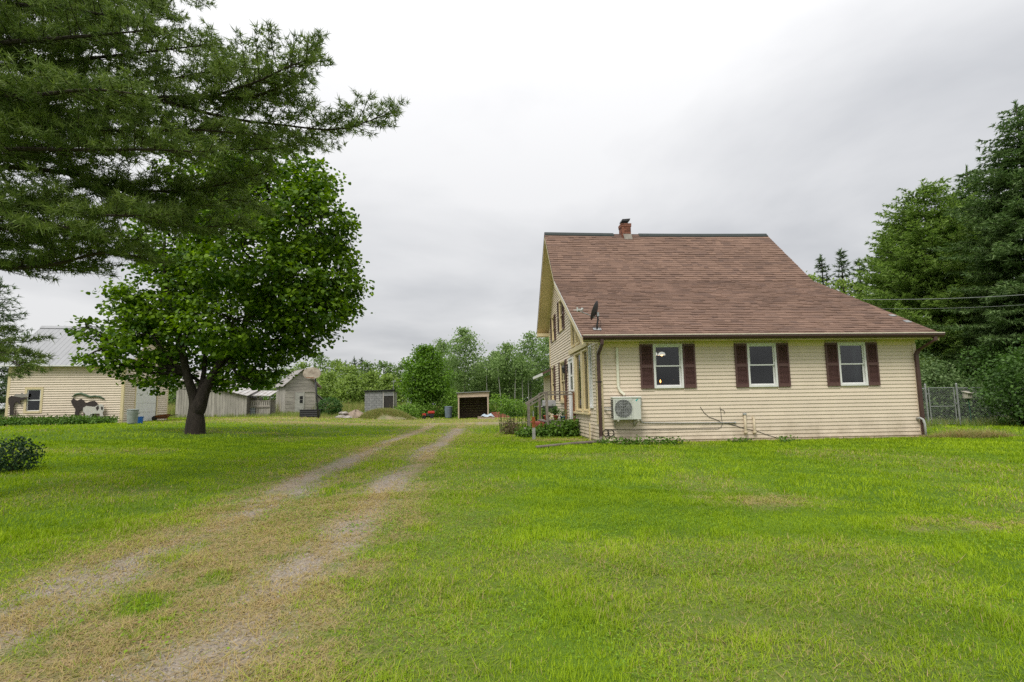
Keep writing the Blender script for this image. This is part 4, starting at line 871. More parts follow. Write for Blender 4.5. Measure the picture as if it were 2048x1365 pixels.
MB().box(-GW, -GW+.12, .121, GD, 0, GE).box(-GW+.121, -.121, GD-.12, GD, 0, GE).build('back_wall', siding, garage)
EX2 = .115; z = .03; pr = [(0, 0), (.042, 0), (.004, EX2+.008), (0, EX2+.008)]
while z < GE-.1:
    for a, b in cut(-GW+.1, -.1, z, z+EX2, gopen):
        vs = [(u, .012-o, z+dz) for u in (a, b) for o, dz in pr]; MB().add(vs, [q[::-1] for q in [(0, 1, 2, 3), (7, 6, 5, 4), (0, 4, 5, 1), (1, 5, 6, 2), (2, 6, 7, 3), (3, 7, 4, 0)]]).build('siding_board', siding, gfw)
    z += EX2
z = .03
while z < GR-.3:
    y0 = .1; y1 = GD-.1
    if z+EX2 > GE-.05: q = (z+EX2-GE+.05)/(GR-GE)*GD/2; y0 = max(.1, q); y1 = min(GD-.1, GD-q)
    for a, b in cut(y0, y1, z, z+EX2, dopen):
        vs = [(-.012+o, u, z+dz) for u in (a, b) for o, dz in pr]; MB().add(vs, [(0, 1, 2, 3)[::-1], (7, 6, 5, 4)[::-1], (0, 4, 5, 1)[::-1], (1, 5, 6, 2)[::-1], (2, 6, 7, 3)[::-1], (3, 7, 4, 0)[::-1]]).build('siding_board', siding, gsw)
    z += EX2
for x0, x1, y0, y1 in ((-.10, .022, -.022, .011), (0, .022, .012, .1), (-GW-.02, -GW+.1, -.022, .011), (0, .022, GD-.1, GD+.02)): MB().box(x0, x1, y0, y1, .0, GE-.02).build('corner_board', trimc, garage)
sl = math.atan2(GR-GE, GD/2); ov = .32
def gslab(sgn, name):
    ye, yr = (-ov, GD/2) if sgn > 0 else (GD+ov, GD/2); ze = GE-ov*math.tan(sl)+.12; zr = GR+.12
    mb = MB(); n = int((GW+.66)/.23); W = GW+.66
    mb.prism([(-GW-.33, ye, ze-.03), (.33, ye, ze-.03), (.33, yr, zr-.03), (-GW-.33, yr, zr-.03)], (0, 0, .03))
    for i in range(n+1):
        x = -GW-.32+W*i/(n+.06); mb.prism([(x, ye, ze), (x+.03, ye, ze), (x+.03, yr, zr), (x, yr, zr)], (0, 0, .010))
    return mb.build(name, tinroof, garage)
gslab(1, 'roof'); gslab(-1, 'roof'); MB().prism([(-GW-.34, GD/2-.2, GR+.02), (-GW-.34, GD/2, GR+.18), (-GW-.34, GD/2+.2, GR+.02), (-GW-.34, GD/2, GR+.155)], (GW+.68, 0, 0)).build('ridge_cap', tinroof, garage)
MB().box(-GW-.3, .3, -ov+.02, -.03, GE-.16, GE-.14).build('soffit', soffitm, garage); MB().box(-GW-.3, .3, -ov-.005, -ov+.02, GE-.17, GE-.11).build('fascia', white, garage)
for sg in (0, 1): 
    y0, y1 = (-ov, GD/2) if sg == 0 else (GD+ov, GD/2); MB().prism([(.30, y0, GE-ov*math.tan(sl)+.08), (.30, y1, GR+.08), (.30, y1, GR-.1), (.30, y0, GE-ov*math.tan(sl)-.08)], (.025, 0, 0)).build('rake_board', trimc, garage)
def gwin(u0, u1, z0, z1):
    W, H = u1-u0, z1-z0; t = .10; f = MB().box(-t, 0, -.035, -.004, -t, H+t).box(W, W+t, -.035, -.004, -t, H+t).box(0, W, -.035, -.004, H, H+t).box(0, W, -.05, -.004, -t, 0).build('window', trimc, garage); f.location = (u0, 0, z0)
    for c, d, y in ((0, H*.5+.02, .03), (H*.5-.02, H, .0)):
        MB().box(0, .04, y, y+.03, c, d).box(W-.04, W, y, y+.03, c, d).box(.04, W-.04, y, y+.03, c, c+.04).box(.04, W-.04, y, y+.03, d-.04, d).build('sash', white, f); MB().box(.036, W-.036, y+.012, y+.016, c+.036, d-.036).build('pane', glass, f)
gwin(*gopen[0]); MB().box(-GW+.2, -.2, .9, 1.0, .05, GE-.1).build('room_partition', interior, garage)
gd = MB().box(-.05, -.03, 1.4, 4.12, 0, 2.02).build('overhead_door', white, garage)
for i in range(4): MB().box(-.03, -.012, 1.42, 4.10, .02+i*.5, .50+i*.5).build('door_panel', white, gd, bevel=.01)
MB().box(-.01, .03, 1.28, 1.40, 0, 2.14).box(-.01, .03, 4.12, 4.24, 0, 2.14).box(-.01, .03, 1.401, 4.119, 2.02, 2.14).build('door_frame', trimc, garage)
wl = MB().lathe([(.05, 0), (.09, -.12), (.08, -.13), (.0, -.05)], 10, (.14, .45, 2.45)).box(0.0, .16, .43, .47, 2.44, 2.48).build('wall_lamp', black, garage)
# painted plywood cut-outs leaning on the garage wall
def gpt(px, py, y=0.):
    d = ray(px, py); ge_ = np.array([math.cos(ga), math.sin(ga), 0]); gg_ = np.array([-ge_[1], ge_[0], 0]); p = CAM+d*(((GO-CAM)@gg_+y)/(d@gg_))-GO; return (p@ge_, y, p[2])
def c5(x, y, d=-.08): return gpt(x/4.875, 600+y/4.875, d)
def cutout(name, poly, m_, label, cat, d=-.08, extra=()):
    pts = [c5(*p, d) for p in poly]; zmin = min(p[2] for p in pts); xm = sum(p[0] for p in pts)/len(pts); ca, sa = math.cos(ga), math.sin(ga)
    t = empty(name, (GO[0]+xm*ca-d*sa, GO[1]+xm*sa+d*ca, GO[2]), ga, label, cat)
    MB().prism([(p[0]-xm, 0, p[2]) for p in pts], (0, .02, 0)).build('board', m_, t)
    for nm, pl, mm in extra:
        q = [c5(*p, d) for p in pl]; MB().prism([(p[0]-xm, -.004, p[2]) for p in q], (0, -.006, 0)).build(nm, mm, t)
    MB().bar((0, .03, zmin+.25), (0, .05, -.05), .04, .03).build('stake', darkwood, t); return t
darkp = mat('dark_brown_paint', (.055, .042, .038), .7, .25, 9); palep = mat('pale_cream_paint', (.62, .60, .54), .7, .15, 9); greenp = mat('grey_green_paint', (.13, .19, .12), .7, .2, 9)
cutout('animal_cutout', [(690, 985), (715, 960), (750, 985), (790, 965), (820, 985), (835, 1010), (880, 990), (920, 985), (948, 1005), (945, 1040), (930, 1090), (915, 1130), (900, 1130), (905, 1060), (850, 1040), (810, 1060), (790, 1080), (775, 1075), (760, 1130), (740, 1150), (725, 1130), (735, 1070), (705, 1025)], darkp, 'dark brown bear shaped plywood cut-out against the garage wall', 'cut-out', -.10)
cutout('animal_cutout', [(810, 1055), (840, 1035), (920, 1045), (950, 1030), (985, 1015), (1010, 1030), (1015, 1075), (1000, 1100), (1010, 1160), (985, 1160), (970, 1110), (900, 1110), (890, 1160), (830, 1160), (830, 1110), (808, 1090)], palep, 'pale cream animal plywood cut-out in front of the dark one', 'cut-out', -.18, [('patch', [(935, 1050), (960, 1030), (965, 1060), (945, 1085)], darkp), ('patch', [(985, 1040), (1005, 1045), (1000, 1075), (985, 1070)], darkp)])
arc = MB().tube([c5(*p, -.06) for p in ((705, 945), (740, 920), (790, 912), (835, 930), (880, 945), (930, 938), (980, 948), (1015, 968))], [.03, .045, .05, .05, .05, .045, .04, .03], 8).build('garland', greenp, None, True); arc.location = tuple(GO); arc.rotation_euler = (0, 0, ga); tag(arc, 'wavy grey green garland hung on the garage wall over the cut-outs', 'garland')
cutout('moose_cutout', [(80, 960), (110, 935), (150, 945), (200, 945), (255, 955), (262, 968), (215, 975), (195, 985), (200, 1015), (185, 1020), (165, 990), (140, 1010), (130, 1050), (128, 1125), (92, 1128), (95, 1040), (80, 1005)], darkp, 'dark moose shaped plywood cut-out beside the garage window', 'cut-out', -.12, [('antler', [(130, 940), (160, 915), (190, 925), (215, 905), (240, 925), (265, 910), (272, 945), (215, 955)], mat('antler_grey', (.30, .28, .25), .8))])
# bins by the overhead door
def bin_at(px, py, r_, h_, m_, label, name='trash_can', cat='trash can', square=False):
    p = gp(px, py); t = empty(name, tuple(p), .3, label, cat)
    if square:
        MB().prism([(-r_*.8, -r_*.6, 0), (r_*.8, -r_*.6, 0), (r_*.8, r_*.6, 0), (-r_*.8, r_*.6, 0)], (0, 0, .01)).add([(sx*q, sy*q*.75, zz_) for zz_, q in ((.01, r_*.8), (h_, r_)) for sx, sy in ((-1, -1), (1, -1), (1, 1), (-1, 1))], [(0, 1, 5, 4), (1, 2, 6, 5), (2, 3, 7, 6), (3, 0, 4, 7)]).build('body', m_, t)
        MB().box(-r_*1.06, r_*1.06, -r_*.8, r_*.8, h_-.03, h_-.0).build('rim', m_, t)
    else:
        prof = []; n = 9
        for i in range(n+1): prof += [(r_*(.84+.16*i/n)+(.008 if i % 2 else 0), h_*.93*i/n)]
        MB().lathe(prof, 24).build('body', m_, t, True)
        MB().lathe([(r_*1.04, h_*.92), (r_*1.08, h_*.93), (r_*1.08, h_*.97), (r_*.7, h_), (.0, h_*1.01)], 24).build('lid', m_, t, True)
        for s in (-1, 1): MB().tube([(s*r_*1.0, -.06, h_*.7), (s*(r_*1.0+.05), -.06, h_*.73), (s*(r_*1.0+.05), .06, h_*.73), (s*r_*1.0, .06, h_*.7)], .012, 6).build('handle', m_, t)
    return t
bin_at(264, 849, .23, .68, mat('grey_bin', (.30, .33, .31), .6, .15, 6), 'grey green trash can beside the white garage door')
bin_at(279, 848, .13, .33, mat('blue_bin', (.02, .12, .42), .5, .1), 'small blue bin beside the grey green trash can', 'recycling_bin', 'bin', True)
sp_ = gp(325, 842); wb = empty('wheelbarrow', tuple(sp_), .2, 'small wheelbarrow with rusty tray beside the right corner of the garage', 'wheelbarrow')
MB().add([(-.35, -.2, .30), (.35, -.2, .38), (.35, .2, .38), (-.35, .2, .30), (-.22, -.12, .12), (.2, -.12, .12), (.2, .12, .12), (-.22, .12, .12)], [(0, 1, 5, 4), (1, 2, 6, 5), (2, 3, 7, 6), (3, 0, 4, 7), (7, 6, 5, 4)]).build('tray', MATS['rust'], wb)
MB().tube([(-.12*0-.42, -.03, .14), (-.42, .03, .14)], .14, 14).build('wheel', black, wb); MB().tube([(-.42, .12, .14), (.7, .22, .34)], .018, 6).build('handle', darkwood, wb); MB().tube([(-.42, -.12, .14), (.7, -.22, .34)], .018, 6).build('handle', darkwood, wb)
for s in (-1, 1): MB().tube([(.15, s*.15, .2), (.2, s*.17, -.02)], .015, 6).build('leg', darkmetal, wb)
# hedge bed in front of the garage
hedge_leaf = foliage('hedge_leaf', (.03, .085, .012), (.15, .27, .035), .3)
for i in range(16):
    lx, ly = -5.6+(i % 8)*.74+random.uniform(-.1, .1), (-.55 if i < 8 else -1.35); X_, Y_ = GO[0]+lx*math.cos(ga)-ly*math.sin(ga), GO[1]+lx*math.sin(ga)+ly*math.cos(ga)
    leafy_bush('bed_shrub', X_, Y_, (.5, .42, (.20 if i < 8 else .13)*random.uniform(.8, 1.3)), 700, .10, 'low leafy shrub in the bed along the garage wall', 'shrub', hedge_leaf, 'shrubs along the garage wall', stem=False, clump=6)
p = gp(22, 945); leafy_bush('dark_shrub', p[0]-.1, p[1]+.1, (.42, .38, .32), 1500, .06, 'small dark evergreen shrub on the shaded lawn', 'shrub', foliage('dark_shrub_leaf', (.015, .04, .012), (.05, .10, .035), .15), clump=6, up=.3)

# ------------------------------------------------------------------ old grey barn group
def frame_at(px, py, Y, rz, name, label, cat):
    p = at(px, py, Y); return empty(name, (p[0], p[1], float(gz(p[0], p[1]))-.03), rz, label, cat)
BYd = 46.
def sz(pxw, Y=BYd): return pxw*Y/F
barn = frame_at(569, 832, BYd, math.radians(35), 'old_barn', 'weathered board barn with tin gable roof and pale door', 'barn')
bwid = sz(62); bh_e, bh_a = sz(62), sz(92); bl_ = 3.4
def plank_wall(a, b, zf, n, m_, parent, th=.025, name='plank', horiz=False, depth=0.):
    """upright planks from a to b (xy), height zf(t)"""
    a = Vector(a); b = Vector(b); d = b-a; nrm = Vector((-d.y, d.x, 0)).normalized()
    for i in range(n):
        t0, t1 = (i+.03)/n, (i+.97)/n; p, q = a+d*t0, a+d*t1; j = random.uniform(0, .012)
        MB().prism([(p.x, p.y, random.uniform(-.03, .03)), (q.x, q.y, random.uniform(-.03, .03)), (q.x, q.y, zf(t1)), (p.x, p.y, zf(t0))], nrm*(th+j)).build(name, m_, parent)
core = MB().prism([(.03, .04, 0), (bwid-.03, .04, 0), (bwid-.03, .04, bh_e-.04), (bwid*.53, .04, bh_a-.06), (.03, .04, bh_e-.04)], (0, bl_-.08, 0)).build('wall', mat('barn_core', (.16, .14, .12), .9), barn)
zf = lambda t: bh_e+(bh_a-bh_e)*(1-abs(t-.53)/(.53 if t < .53 else .47))-.03
nb = 13                                                       # horizontal weathered boards across the gable
for i in range(nb):
    z0, z1 = bh_a*i/nb+.01, bh_a*(i+1)/nb-.006
    def span(zv):
        if zv <= bh_e: return 0., bwid
        q = min(1., (zv-bh_e)/(bh_a-bh_e)); return bwid*.53*q, bwid-(bwid*.47)*q
    a0, a1 = span(z0); b0, b1 = span(min(z1, bh_a-.02))
    MB().prism([(a0, .0, z0), (a1, .0, z0), (b1, 0, z1), (b0, 0, z1)], (0, .04-random.uniform(.0, .015), 0)).build('plank', greyboard, barn)
plank_wall((0, bl_, 0), (0, 0.05, 0), lambda t: bh_e-.03, 16, greywood, barn)
def tin(parent, quad, th=.03, ribs=10, m_=rustroof, name='roof'):
    """sheet roof over 4 corners (eave a, eave b, ridge b, ridge a) with raised ribs"""
    A, B, C_, D_ = [Vector(p) for p in quad]; mb = MB().prism([A, B, C_, D_], (0, 0, th))
    for i in range(ribs+1):
        t = i/ribs; p, q = A.lerp(B, t), D_.lerp(C_, t); mb.bar(p+Vector((0, 0, th+.01)), q+Vector((0, 0, th+.01)), .04, .03)
    return mb.build(name, m_, parent)
ax_ = bwid*.53
tin(barn, [(-.22, -.25, bh_e-.2), (-.22, bl_+.2, bh_e-.2), (ax_, bl_+.2, bh_a), (ax_, -.25, bh_a)]); tin(barn, [(bwid+.28, -.25, bh_e-.25), (bwid+.28, bl_+.2, bh_e-.25), (ax_, bl_+.2, bh_a), (ax_, -.25, bh_a)])
MB().prism([(ax_, -.27, bh_a), (bwid+.30, -.27, bh_e-.26), (bwid+.30, -.27, bh_e-.42), (ax_, -.27, bh_a-.16)], (0, .03, 0)).build('rake_board', darkwood, barn)
bd = MB().box(sz(19), sz(37), -.04, -.002, .0, sz(46)).build('door', mat('pale_weathered_paint', (.50, .48, .44), .85, .2, 5), barn); MB().box(sz(28), sz(34), -.05, -.04, sz(24), sz(38)).build('pane', black, bd); MB().box(sz(27.7), sz(34.3), -.055, -.05, sz(30.5), sz(31.2)).build('glazing_bar', MATS['pale_weathered_paint'], bd)
MB().box(sz(17), sz(19), -.045, 0, 0, sz(47.5)).box(sz(57), sz(58.5), -.045, 0, 0, sz(47.5)).box(sz(19.01), sz(56.99), -.045, 0, sz(46.3), sz(47.6)).build('door_frame', greyboard, barn)
lt = MB().prism([(bwid+.02, .5, 0), (bwid+sz(23), .5, 0), (bwid+sz(23), .5, .9), (bwid+.02, .5, 1.75)], (0, 2.2, 0)).build('lean_to', greyboard, barn); MB().prism([(bwid-.0, .35, 1.83), (bwid+sz(27), .35, .88), (bwid+sz(27), .35, .94), (bwid, .35, 1.89)], (0, 2.5, 0)).build('roof', rustroof, lt)
shed = frame_at(350, 836, 40., math.radians(4), 'plank_shed', 'long low shed of upright grey planks with sloping tin roof', 'shed')
sy = 40.; W = sz(137, sy); zl = lambda t: sz(78, sy)-(sz(78, sy)-sz(42, sy))*t
MB().prism([(0.03, .05, 0), (W-.03, .05, 0), (W-.03, .05, zl(1)-.08), (.03, .05, zl(0)-.08)], (0, 3., 0)).build('wall', mat('barn_core', (.16, .14, .12), .9), shed)
plank_wall((W, .03, 0), (0, .03, 0), lambda t: zl(1-t)-.02, 26, greywood, shed)
tin(shed, [(-.2, -.25, zl(0)+.02), (W+.15, -.25, zl(1)), (W+.15, 3.1, zl(1)+.75), (-.2, 3.1, zl(0)+.78)], ribs=16)
rk = frame_at(487, 833, 41., math.radians(4), 'lumber_rack', 'open lumber rack with slatted shelf and tin roof beside the plank shed', 'rack')
W2 = sz(50, 41.); h2 = sz(42, 41.); MB().box(.02, W2, 1.2, 1.25, 0, h2*.8).build('back_board', greyboard, rk)
for i in range(12): MB().box(W2*i/12+.01, W2*(i+.75)/12, .02, .045, h2*.52, h2*.72).build('slat', greywood, rk)
for zz_ in (.45, .5, .73): MB().box(0, W2, .0, .06, h2*zz_, h2*zz_+.05).build('shelf_rail', greyboard, rk)
for x in (0, W2*.5, W2-.08): MB().box(x, x+.08, .06, .14, -.05, h2).build('post', greywood, rk)
tin(rk, [(-.1, -.2, h2+.0), (W2+.1, -.2, h2-.05), (W2+.1, 1.4, h2+.35), (-.1, 1.4, h2+.4)], ribs=6)
for i in range(5): MB().box(.05, W2*.42, .07, .10, .05+i*.17, .20+i*.17).build('siding_sheet', mat('dull_corrugated', (.33, .36, .38), .5, .15, 6), rk)
for i in range(9): MB().box(W2*.45+i*.11, W2*.45+i*.11+.1, .08, .11, 0, h2*.42).build('plank', greywood, rk)
# basketball hoop with base box
hb = gp(637, 837); hoop = empty('basketball_hoop', tuple(hb), 0., 'basketball hoop with worn fan shaped backboard on a dark pole', 'basketball hoop'); hY = hb[1]; s1 = hY/F
bzc = at(626, 748, hY)
MB().tube([(0, 0, -.1), ((bzc[0]-hb[0])*.5+.06, 0, 1.4), (bzc[0]-hb[0]+.12, 0, bzc[2]-hb[2]+.1)], .055, 10).build('pole', darkmetal, hoop, True)
cx_, cz_ = bzc[0]-hb[0], bzc[2]-hb[2]; pl = [(cx_+.62*math.cos(a)*(1 if abs(math.cos(a)) < .8 else .96), -.22, cz_+.42*math.sin(a)*(1.0 if math.sin(a) > 0 else .85)) for a in np.linspace(0, 2*PI, 28, endpoint=False)]
bbm = mat('worn_backboard', (.52, .46, .38), .7, .3, 3.5, col2=(.22, .17, .13)); MB().prism(pl, (0, .04, 0)).build('backboard', bbm, hoop)
MB().tube([(cx_+.26*math.cos(a), -.50+.26*math.sin(a), cz_-.28) for a in np.linspace(0, 2*PI, 25)], .012, 6).build('rim', MATS['rust'], hoop); MB().bar((cx_, -.02, cz_), (cx_+.1, -.2, cz_), .1, .1).build('bracket', darkmetal, hoop)
bx_ = gp(620, 835); cbx = empty('black_crate', tuple(bx_), .1, 'black slatted crate beside the basketball pole', 'crate'); w_ = 36*bx_[1]/F/2; hh = 14*bx_[1]/F
MB().box(-w_, w_, -.3, .3, .02, hh).build('body', black, cbx, bevel=.03); MB().box(-w_-.03, w_+.03, -.33, .33, hh, hh+.05).build('lid', mat('dark_lid', (.06, .06, .065), .5), cbx)
for i in range(3): MB().box(-w_+.04, w_-.04, -.32, -.30, .06+i*hh*.3, .06+i*hh*.3+hh*.16).build('slat', MATS['dark_lid'], cbx)
p = gp(658, 832); leafy_bush('round_bush', p[0], p[1], (.85, .8, .72), 4200, .10, 'round dark green bush beside the basketball hoop', 'bush', foliage('round_bush_leaf', (.025, .075, .014), (.085, .18, .03), .25), shell=.75, spread=.1)
# mounds and stones
def mound(name, px, py, wpx, hpx, m_, label, cat, ry=1.2):
    p = gp(px, py); s_ = p[1]/F; r_ = wpx*s_/2; h_ = hpx*s_; o = MB(); n, k = 28, 9
    vs = []
    for i in range(k):
        q = i/(k-1)
        for j in range(n):
            a = 2*PI*j/n; rr_ = r_*(1-q)*(1+.18*math.sin(3*a+px)+.1*math.sin(7*a)); vs.append((rr_*math.cos(a), rr_*math.sin(a)*ry/r_ if r_ > 0 else 0, h_*(1-(1-q)**2)*(1+.15*math.sin(5*a+q*6))-.03))
    fs = [(i*n+j, i*n+(j+1) % n, (i+1)*n+(j+1) % n, (i+1)*n+j) for i in range(k-1) for j in range(n)]
    ob = o.add(vs, fs).build(name, m_, None, True); ob.location = tuple(p); tag(ob, label, cat); return p, r_, h_
dirtm = mat('sandy_dirt', (.34, .265, .20), .95, .25, 3, .6, 20); overg = mat('overgrown_dirt', (.14, .16, .06), .95, .3, 1.2, .6, 20, col2=(.30, .23, .15))
mound('dirt_mound', 712, 836, 44, 15, dirtm, 'bare sandy dirt mound beside the stone pile', 'mound')
m2 = mound('overgrown_mound', 772, 838, 115, 14, overg, 'wide overgrown dirt mound in front of the grey shed', 'mound', 1.6)
def stone(px, py, r_, label, group=None, m_=None, on=0.):
    p = gp(px, py); o = MB().lathe([(.0, -.3), (.7, -.25), (1., .1), (.8, .5), (.35, .72), (.0, .75)], 9).build('stone', m_ or mat('field_stone', (.42, .38, .34), .9, .25, 5, .5), None, False)
    for v in o.data.vertices: v.co = (v.co.x*r_*random.uniform(.8, 1.2), v.co.y*r_*random.uniform(.7, 1.1), v.co.z*r_*.8*random.uniform(.85, 1.15))
    o.location = (p[0], p[1], p[2]+on); o.rotation_euler = (0, 0, random.random()*6); tag(o, label, 'stone', group)
for px, py, r_, on in ((680, 836, .3, 0), (687, 836, .34, 0), (694, 837, .3, 0), (690, 836, .26, .28), (683, 835, .24, .25), (699, 837, .22, 0), (676, 836, .2, 0)): stone(px, py, r_, 'rough grey field stone in the pile beside the dirt mound', 'field stones in the pile', None, on)
stone(783, 839, .34, 'single pale boulder at the foot of the overgrown mound', None, mat('pale_stone', (.62, .60, .57), .85, .15, 5, .4))
# grey block shed
gs_ = frame_at(729, 822, 47., math.radians(6), 'grey_shed', 'grey block shed with flat dark roof and open doorway', 'shed'); W = sz(56, 47.); gh_ = 2.02; gcol = mat('grey_block', (.30, .30, .30), .9, .15, 5, .3, island=.1)
MB().box(.02, W, .05, 2.4, 0, gh_).build('core', mat('shed_dark', (.05, .045, .04), .9), gs_)
bh2 = .2
for r_ in range(10):
    off = .2 if r_ % 2 else 0; x = -off
    while x < W:
        a_, b_ = max(x+.008, 0), min(x+.392, W); x += .4; z0 = r_*bh2
        if b_-a_ < .04: continue
        if z0 < 1.45: b_ = min(b_, W*.66)
        if b_-a_ < .04: continue
        MB().box(a_, b_, 0, .049, z0+.006, z0+bh2-.006).build('block', gcol, gs_)
MB().prism([(W+.0, .0, 0), (W+.05, .0, 0), (W+.05, 2.4, 0), (W, 2.4, 0)], (0, 0, gh_)).build('side_wall', mat('pale_board', (.5, .47, .42), .85, .15, 5), gs_); MB().box(W*.64, W*.67, -.02, 0, 0, 2.0).build('door_post', MATS['pale_board'], gs_)
MB().prism([(-.08, -.15, gh_), (W+.12, -.15, gh_+.06), (W+.12, 2.5, gh_-.1), (-.08, 2.5, gh_-.16)], (0, 0, .07)).build('roof', darkmetal, gs_); MB().tube([(W-.02, .2, gh_), (W-.02, .2, gh_+.95)], .03, 6).box(W-.2, W+.16, .18, .22, gh_+.8, gh_+.84).build('mast', greymetal, gs_)
# open fronted shed
osd = frame_at(916, 837, 42., math.radians(4), 'open_shed', 'small open fronted wooden shed with pale front beam', 'shed'); W = sz(61, 42.); H = sz(53, 42.); D = 1.9; palew = mat('pale_new_wood', (.56, .44, .33), .8, .15, 5, .2)
for i in range(9): MB().box(.05, W-.05, D-.04, D-.0, i*H*.095+.004, (i+1)*H*.095).build('back_board', darkwood, osd)
for i in range(12): y = .1+(D-.14)*i/12; MB().box(W-.045, W-.0, y, y+(D-.14)/12-.008, 0, H-.06-.10*y).build('side_board', palew, osd); MB().box(0, .04, y, y+(D-.14)/12-.008, 0, H-.16-.10*y).build('side_board', darkwood, osd)
for x in (0, W-.10): MB().box(x, x+.10, 0, .10, -.05, H-.28).build('post', palew, osd)
MB().prism([(-.03, -.02, H-.40), (W+.03, -.02, H-.36), (W+.03, -.02, H-.02), (-.03, -.02, H-.10)], (0, .05, 0)).build('front_beam', palew, osd)
MB().prism([(-.12, -.15, H-.07), (W+.12, -.15, H+.02), (W+.12, D+.1, H-.22), (-.12, D+.1, H-.31)], (0, 0, .05)).build('roof', greymetal, osd)
MB().box(.3, W*.7, D-.35, D-.05, H*.48, H*.50).build('shelf', darkwood, osd)
bin_at(897, 837, .30, .93, mat('slate_bin', (.16, .20, .24), .55, .12, 6), 'slate grey trash can with lid left of the open shed')
# red garden tiller
p = gp(855, 838); tl = empty('garden_tiller', tuple(p), .1, 'red garden tiller with dark engine parked by the weeds', 'tiller'); redm = mat('red_enamel', (.50, .045, .03), .4, .12)
MB().box(-.55, -.15, -.2, .2, .25, .55).box(.05, .75, -.22, .22, .55, .80).build('hood', redm, tl, bevel=.04); MB().box(-.15, .7, -.15, .15, .28, .54).build('engine', darkmetal, tl, bevel=.03)
for x in (-.35, .45):
    for s in (-1, 1): MB().tube([(x, s*.24, .2), (x, s*.34, .2)], .2, 16).build('wheel', black, tl)
MB().tube([(.6, -.2, .6), (1.0, -.22, .95)], .02, 6).tube([(.6, .2, .6), (1.0, .22, .95)], .02, 6).build('handle', darkmetal, tl)
tl.scale = (.72, .72, .72)
# pallet with tarp, brick stack, planter by the open shed
def box_thing(name, px, py, w_, d_, h_, m_, label, cat, rz=.05, n=None, part='board'):
    p = gp(px, py); t = empty(name, tuple(p), rz, label, cat); return t
p = gp(972, 838); pal = empty('pallet', tuple(p), .05, 'wooden pallet under a pale blue tarp beside the open shed', 'pallet')
for i in range(7): MB().box(-.6+i*.18, -.45+i*.18, -.45, .45, .13, .155).build('slat', palew, pal)
for y in (-.42, 0, .38): MB().box(-.6, .65, y, y+.05, .0, .129).build('stringer', palew, pal)
tp = MB(); n = 9; vs = []
for i in range(n):
    for j in range(n):
        x, y = -.35+i*.12, -.45+j*.11; e_ = min(i, j, n-1-i, n-1-j); vs.append((x, y, .16+.16*min(1, e_/2)+random.uniform(-.02, .03)+(.06*math.sin(i*1.3))))
tp.add(vs, [(i*n+j, (i+1)*n+j, (i+1)*n+j+1, i*n+j+1) for i in range(n-1) for j in range(n-1)]); tpo = tp.build('tarp', mat('pale_blue_tarp', (.42, .50, .56), .5, .15, 5), None, True); tpo.location = tuple(p); tag(tpo, 'crumpled pale blue tarp spread over the pallet', 'tarp')
p = gp(1000, 836); bs = empty('brick_stack', tuple(p), .08, 'low stack of faded red bricks beside the tarp', 'bricks'); k_ = 0
for r_ in range(6):
    for c_ in range(9-r_ if r_ < 4 else 4):
        MB().box(-.75+c_*.17+(r_ % 2)*.05, -.75+c_*.17+(r_ % 2)*.05+.155, -.25, .2, .03+r_*.07, .03+r_*.07+.062).build('brick', mat('faded_red_brick', (.45, .17, .12), .9, .25, 8, island=.25), bs)
MB().box(-.8, .85, -.35, .3, -.05, .028).build('base_plank', palew, bs)
p = gp(967, 836); pt = empty('white_planter', (p[0], p[1]+.9, p[2]), .1, 'chipped white planter standing in front of the open shed', 'planter')
MB().lathe([(.16, 0), (.24, .42), (.28, .42), (.28, .5), (.22, .5), (.2, .44), (.0, .43)], 16).build('pot', mat('chipped_white', (.62, .58, .52), .7, .2, 8), pt, True)
st = MB()
for i in range(6): a = i*1.05; st.tube([(.08*math.cos(a), .08*math.sin(a), .42), (.13*math.cos(a), .13*math.sin(a), .75+.1*math.sin(i*2.))], .012, 5)
st.build('dry_stems', MATS['brown_leaf'], pt)
mx0, my0 = m2[0][0], m2[0][1]
blade_patch('mound_grass', 15000, disk(mx0, my0, m2[1]*.98, 1.62), .34, .035, meadow, 'rough grass and weeds growing over the wide dirt mound', 'grass', .45, lean=(.1, .9), base=lambda x, y: m2[2]*np.maximum(0, 1-((x-mx0)/m2[1])**2-((y-my0)/1.62)**2)*.95)
weed_leaf = foliage('weed_leaf', (.085, .17, .02), (.26, .42, .07), .4)
for px, Y, r_, lb in ((878, 46.5, (1.5, .9, 1.0), 'bright green weed thicket between the round maple and the slate trash can'), (905, 46., (.9, .8, 1.25), 'tall green weed thicket against the left side of the open shed'), (1000, 45., (1.2, .9, .95), 'bright green weed thicket against the right side of the open shed'), (1030, 46., (1.1, .9, .75), 'bright green weed thicket behind the brick stack'), (812, 44., (.9, .7, .55), 'low weed thicket between the overgrown mound and the red tiller'), (842, 45.5, (1.1, .7, .7), 'green weed thicket behind the red tiller')):
    x = at(px, 800, Y)[0]; leafy_bush('weed_thicket', x, Y, r_, 1500, .16, lb, 'weeds', weed_leaf, stem=False, clump=6, spread=.16)
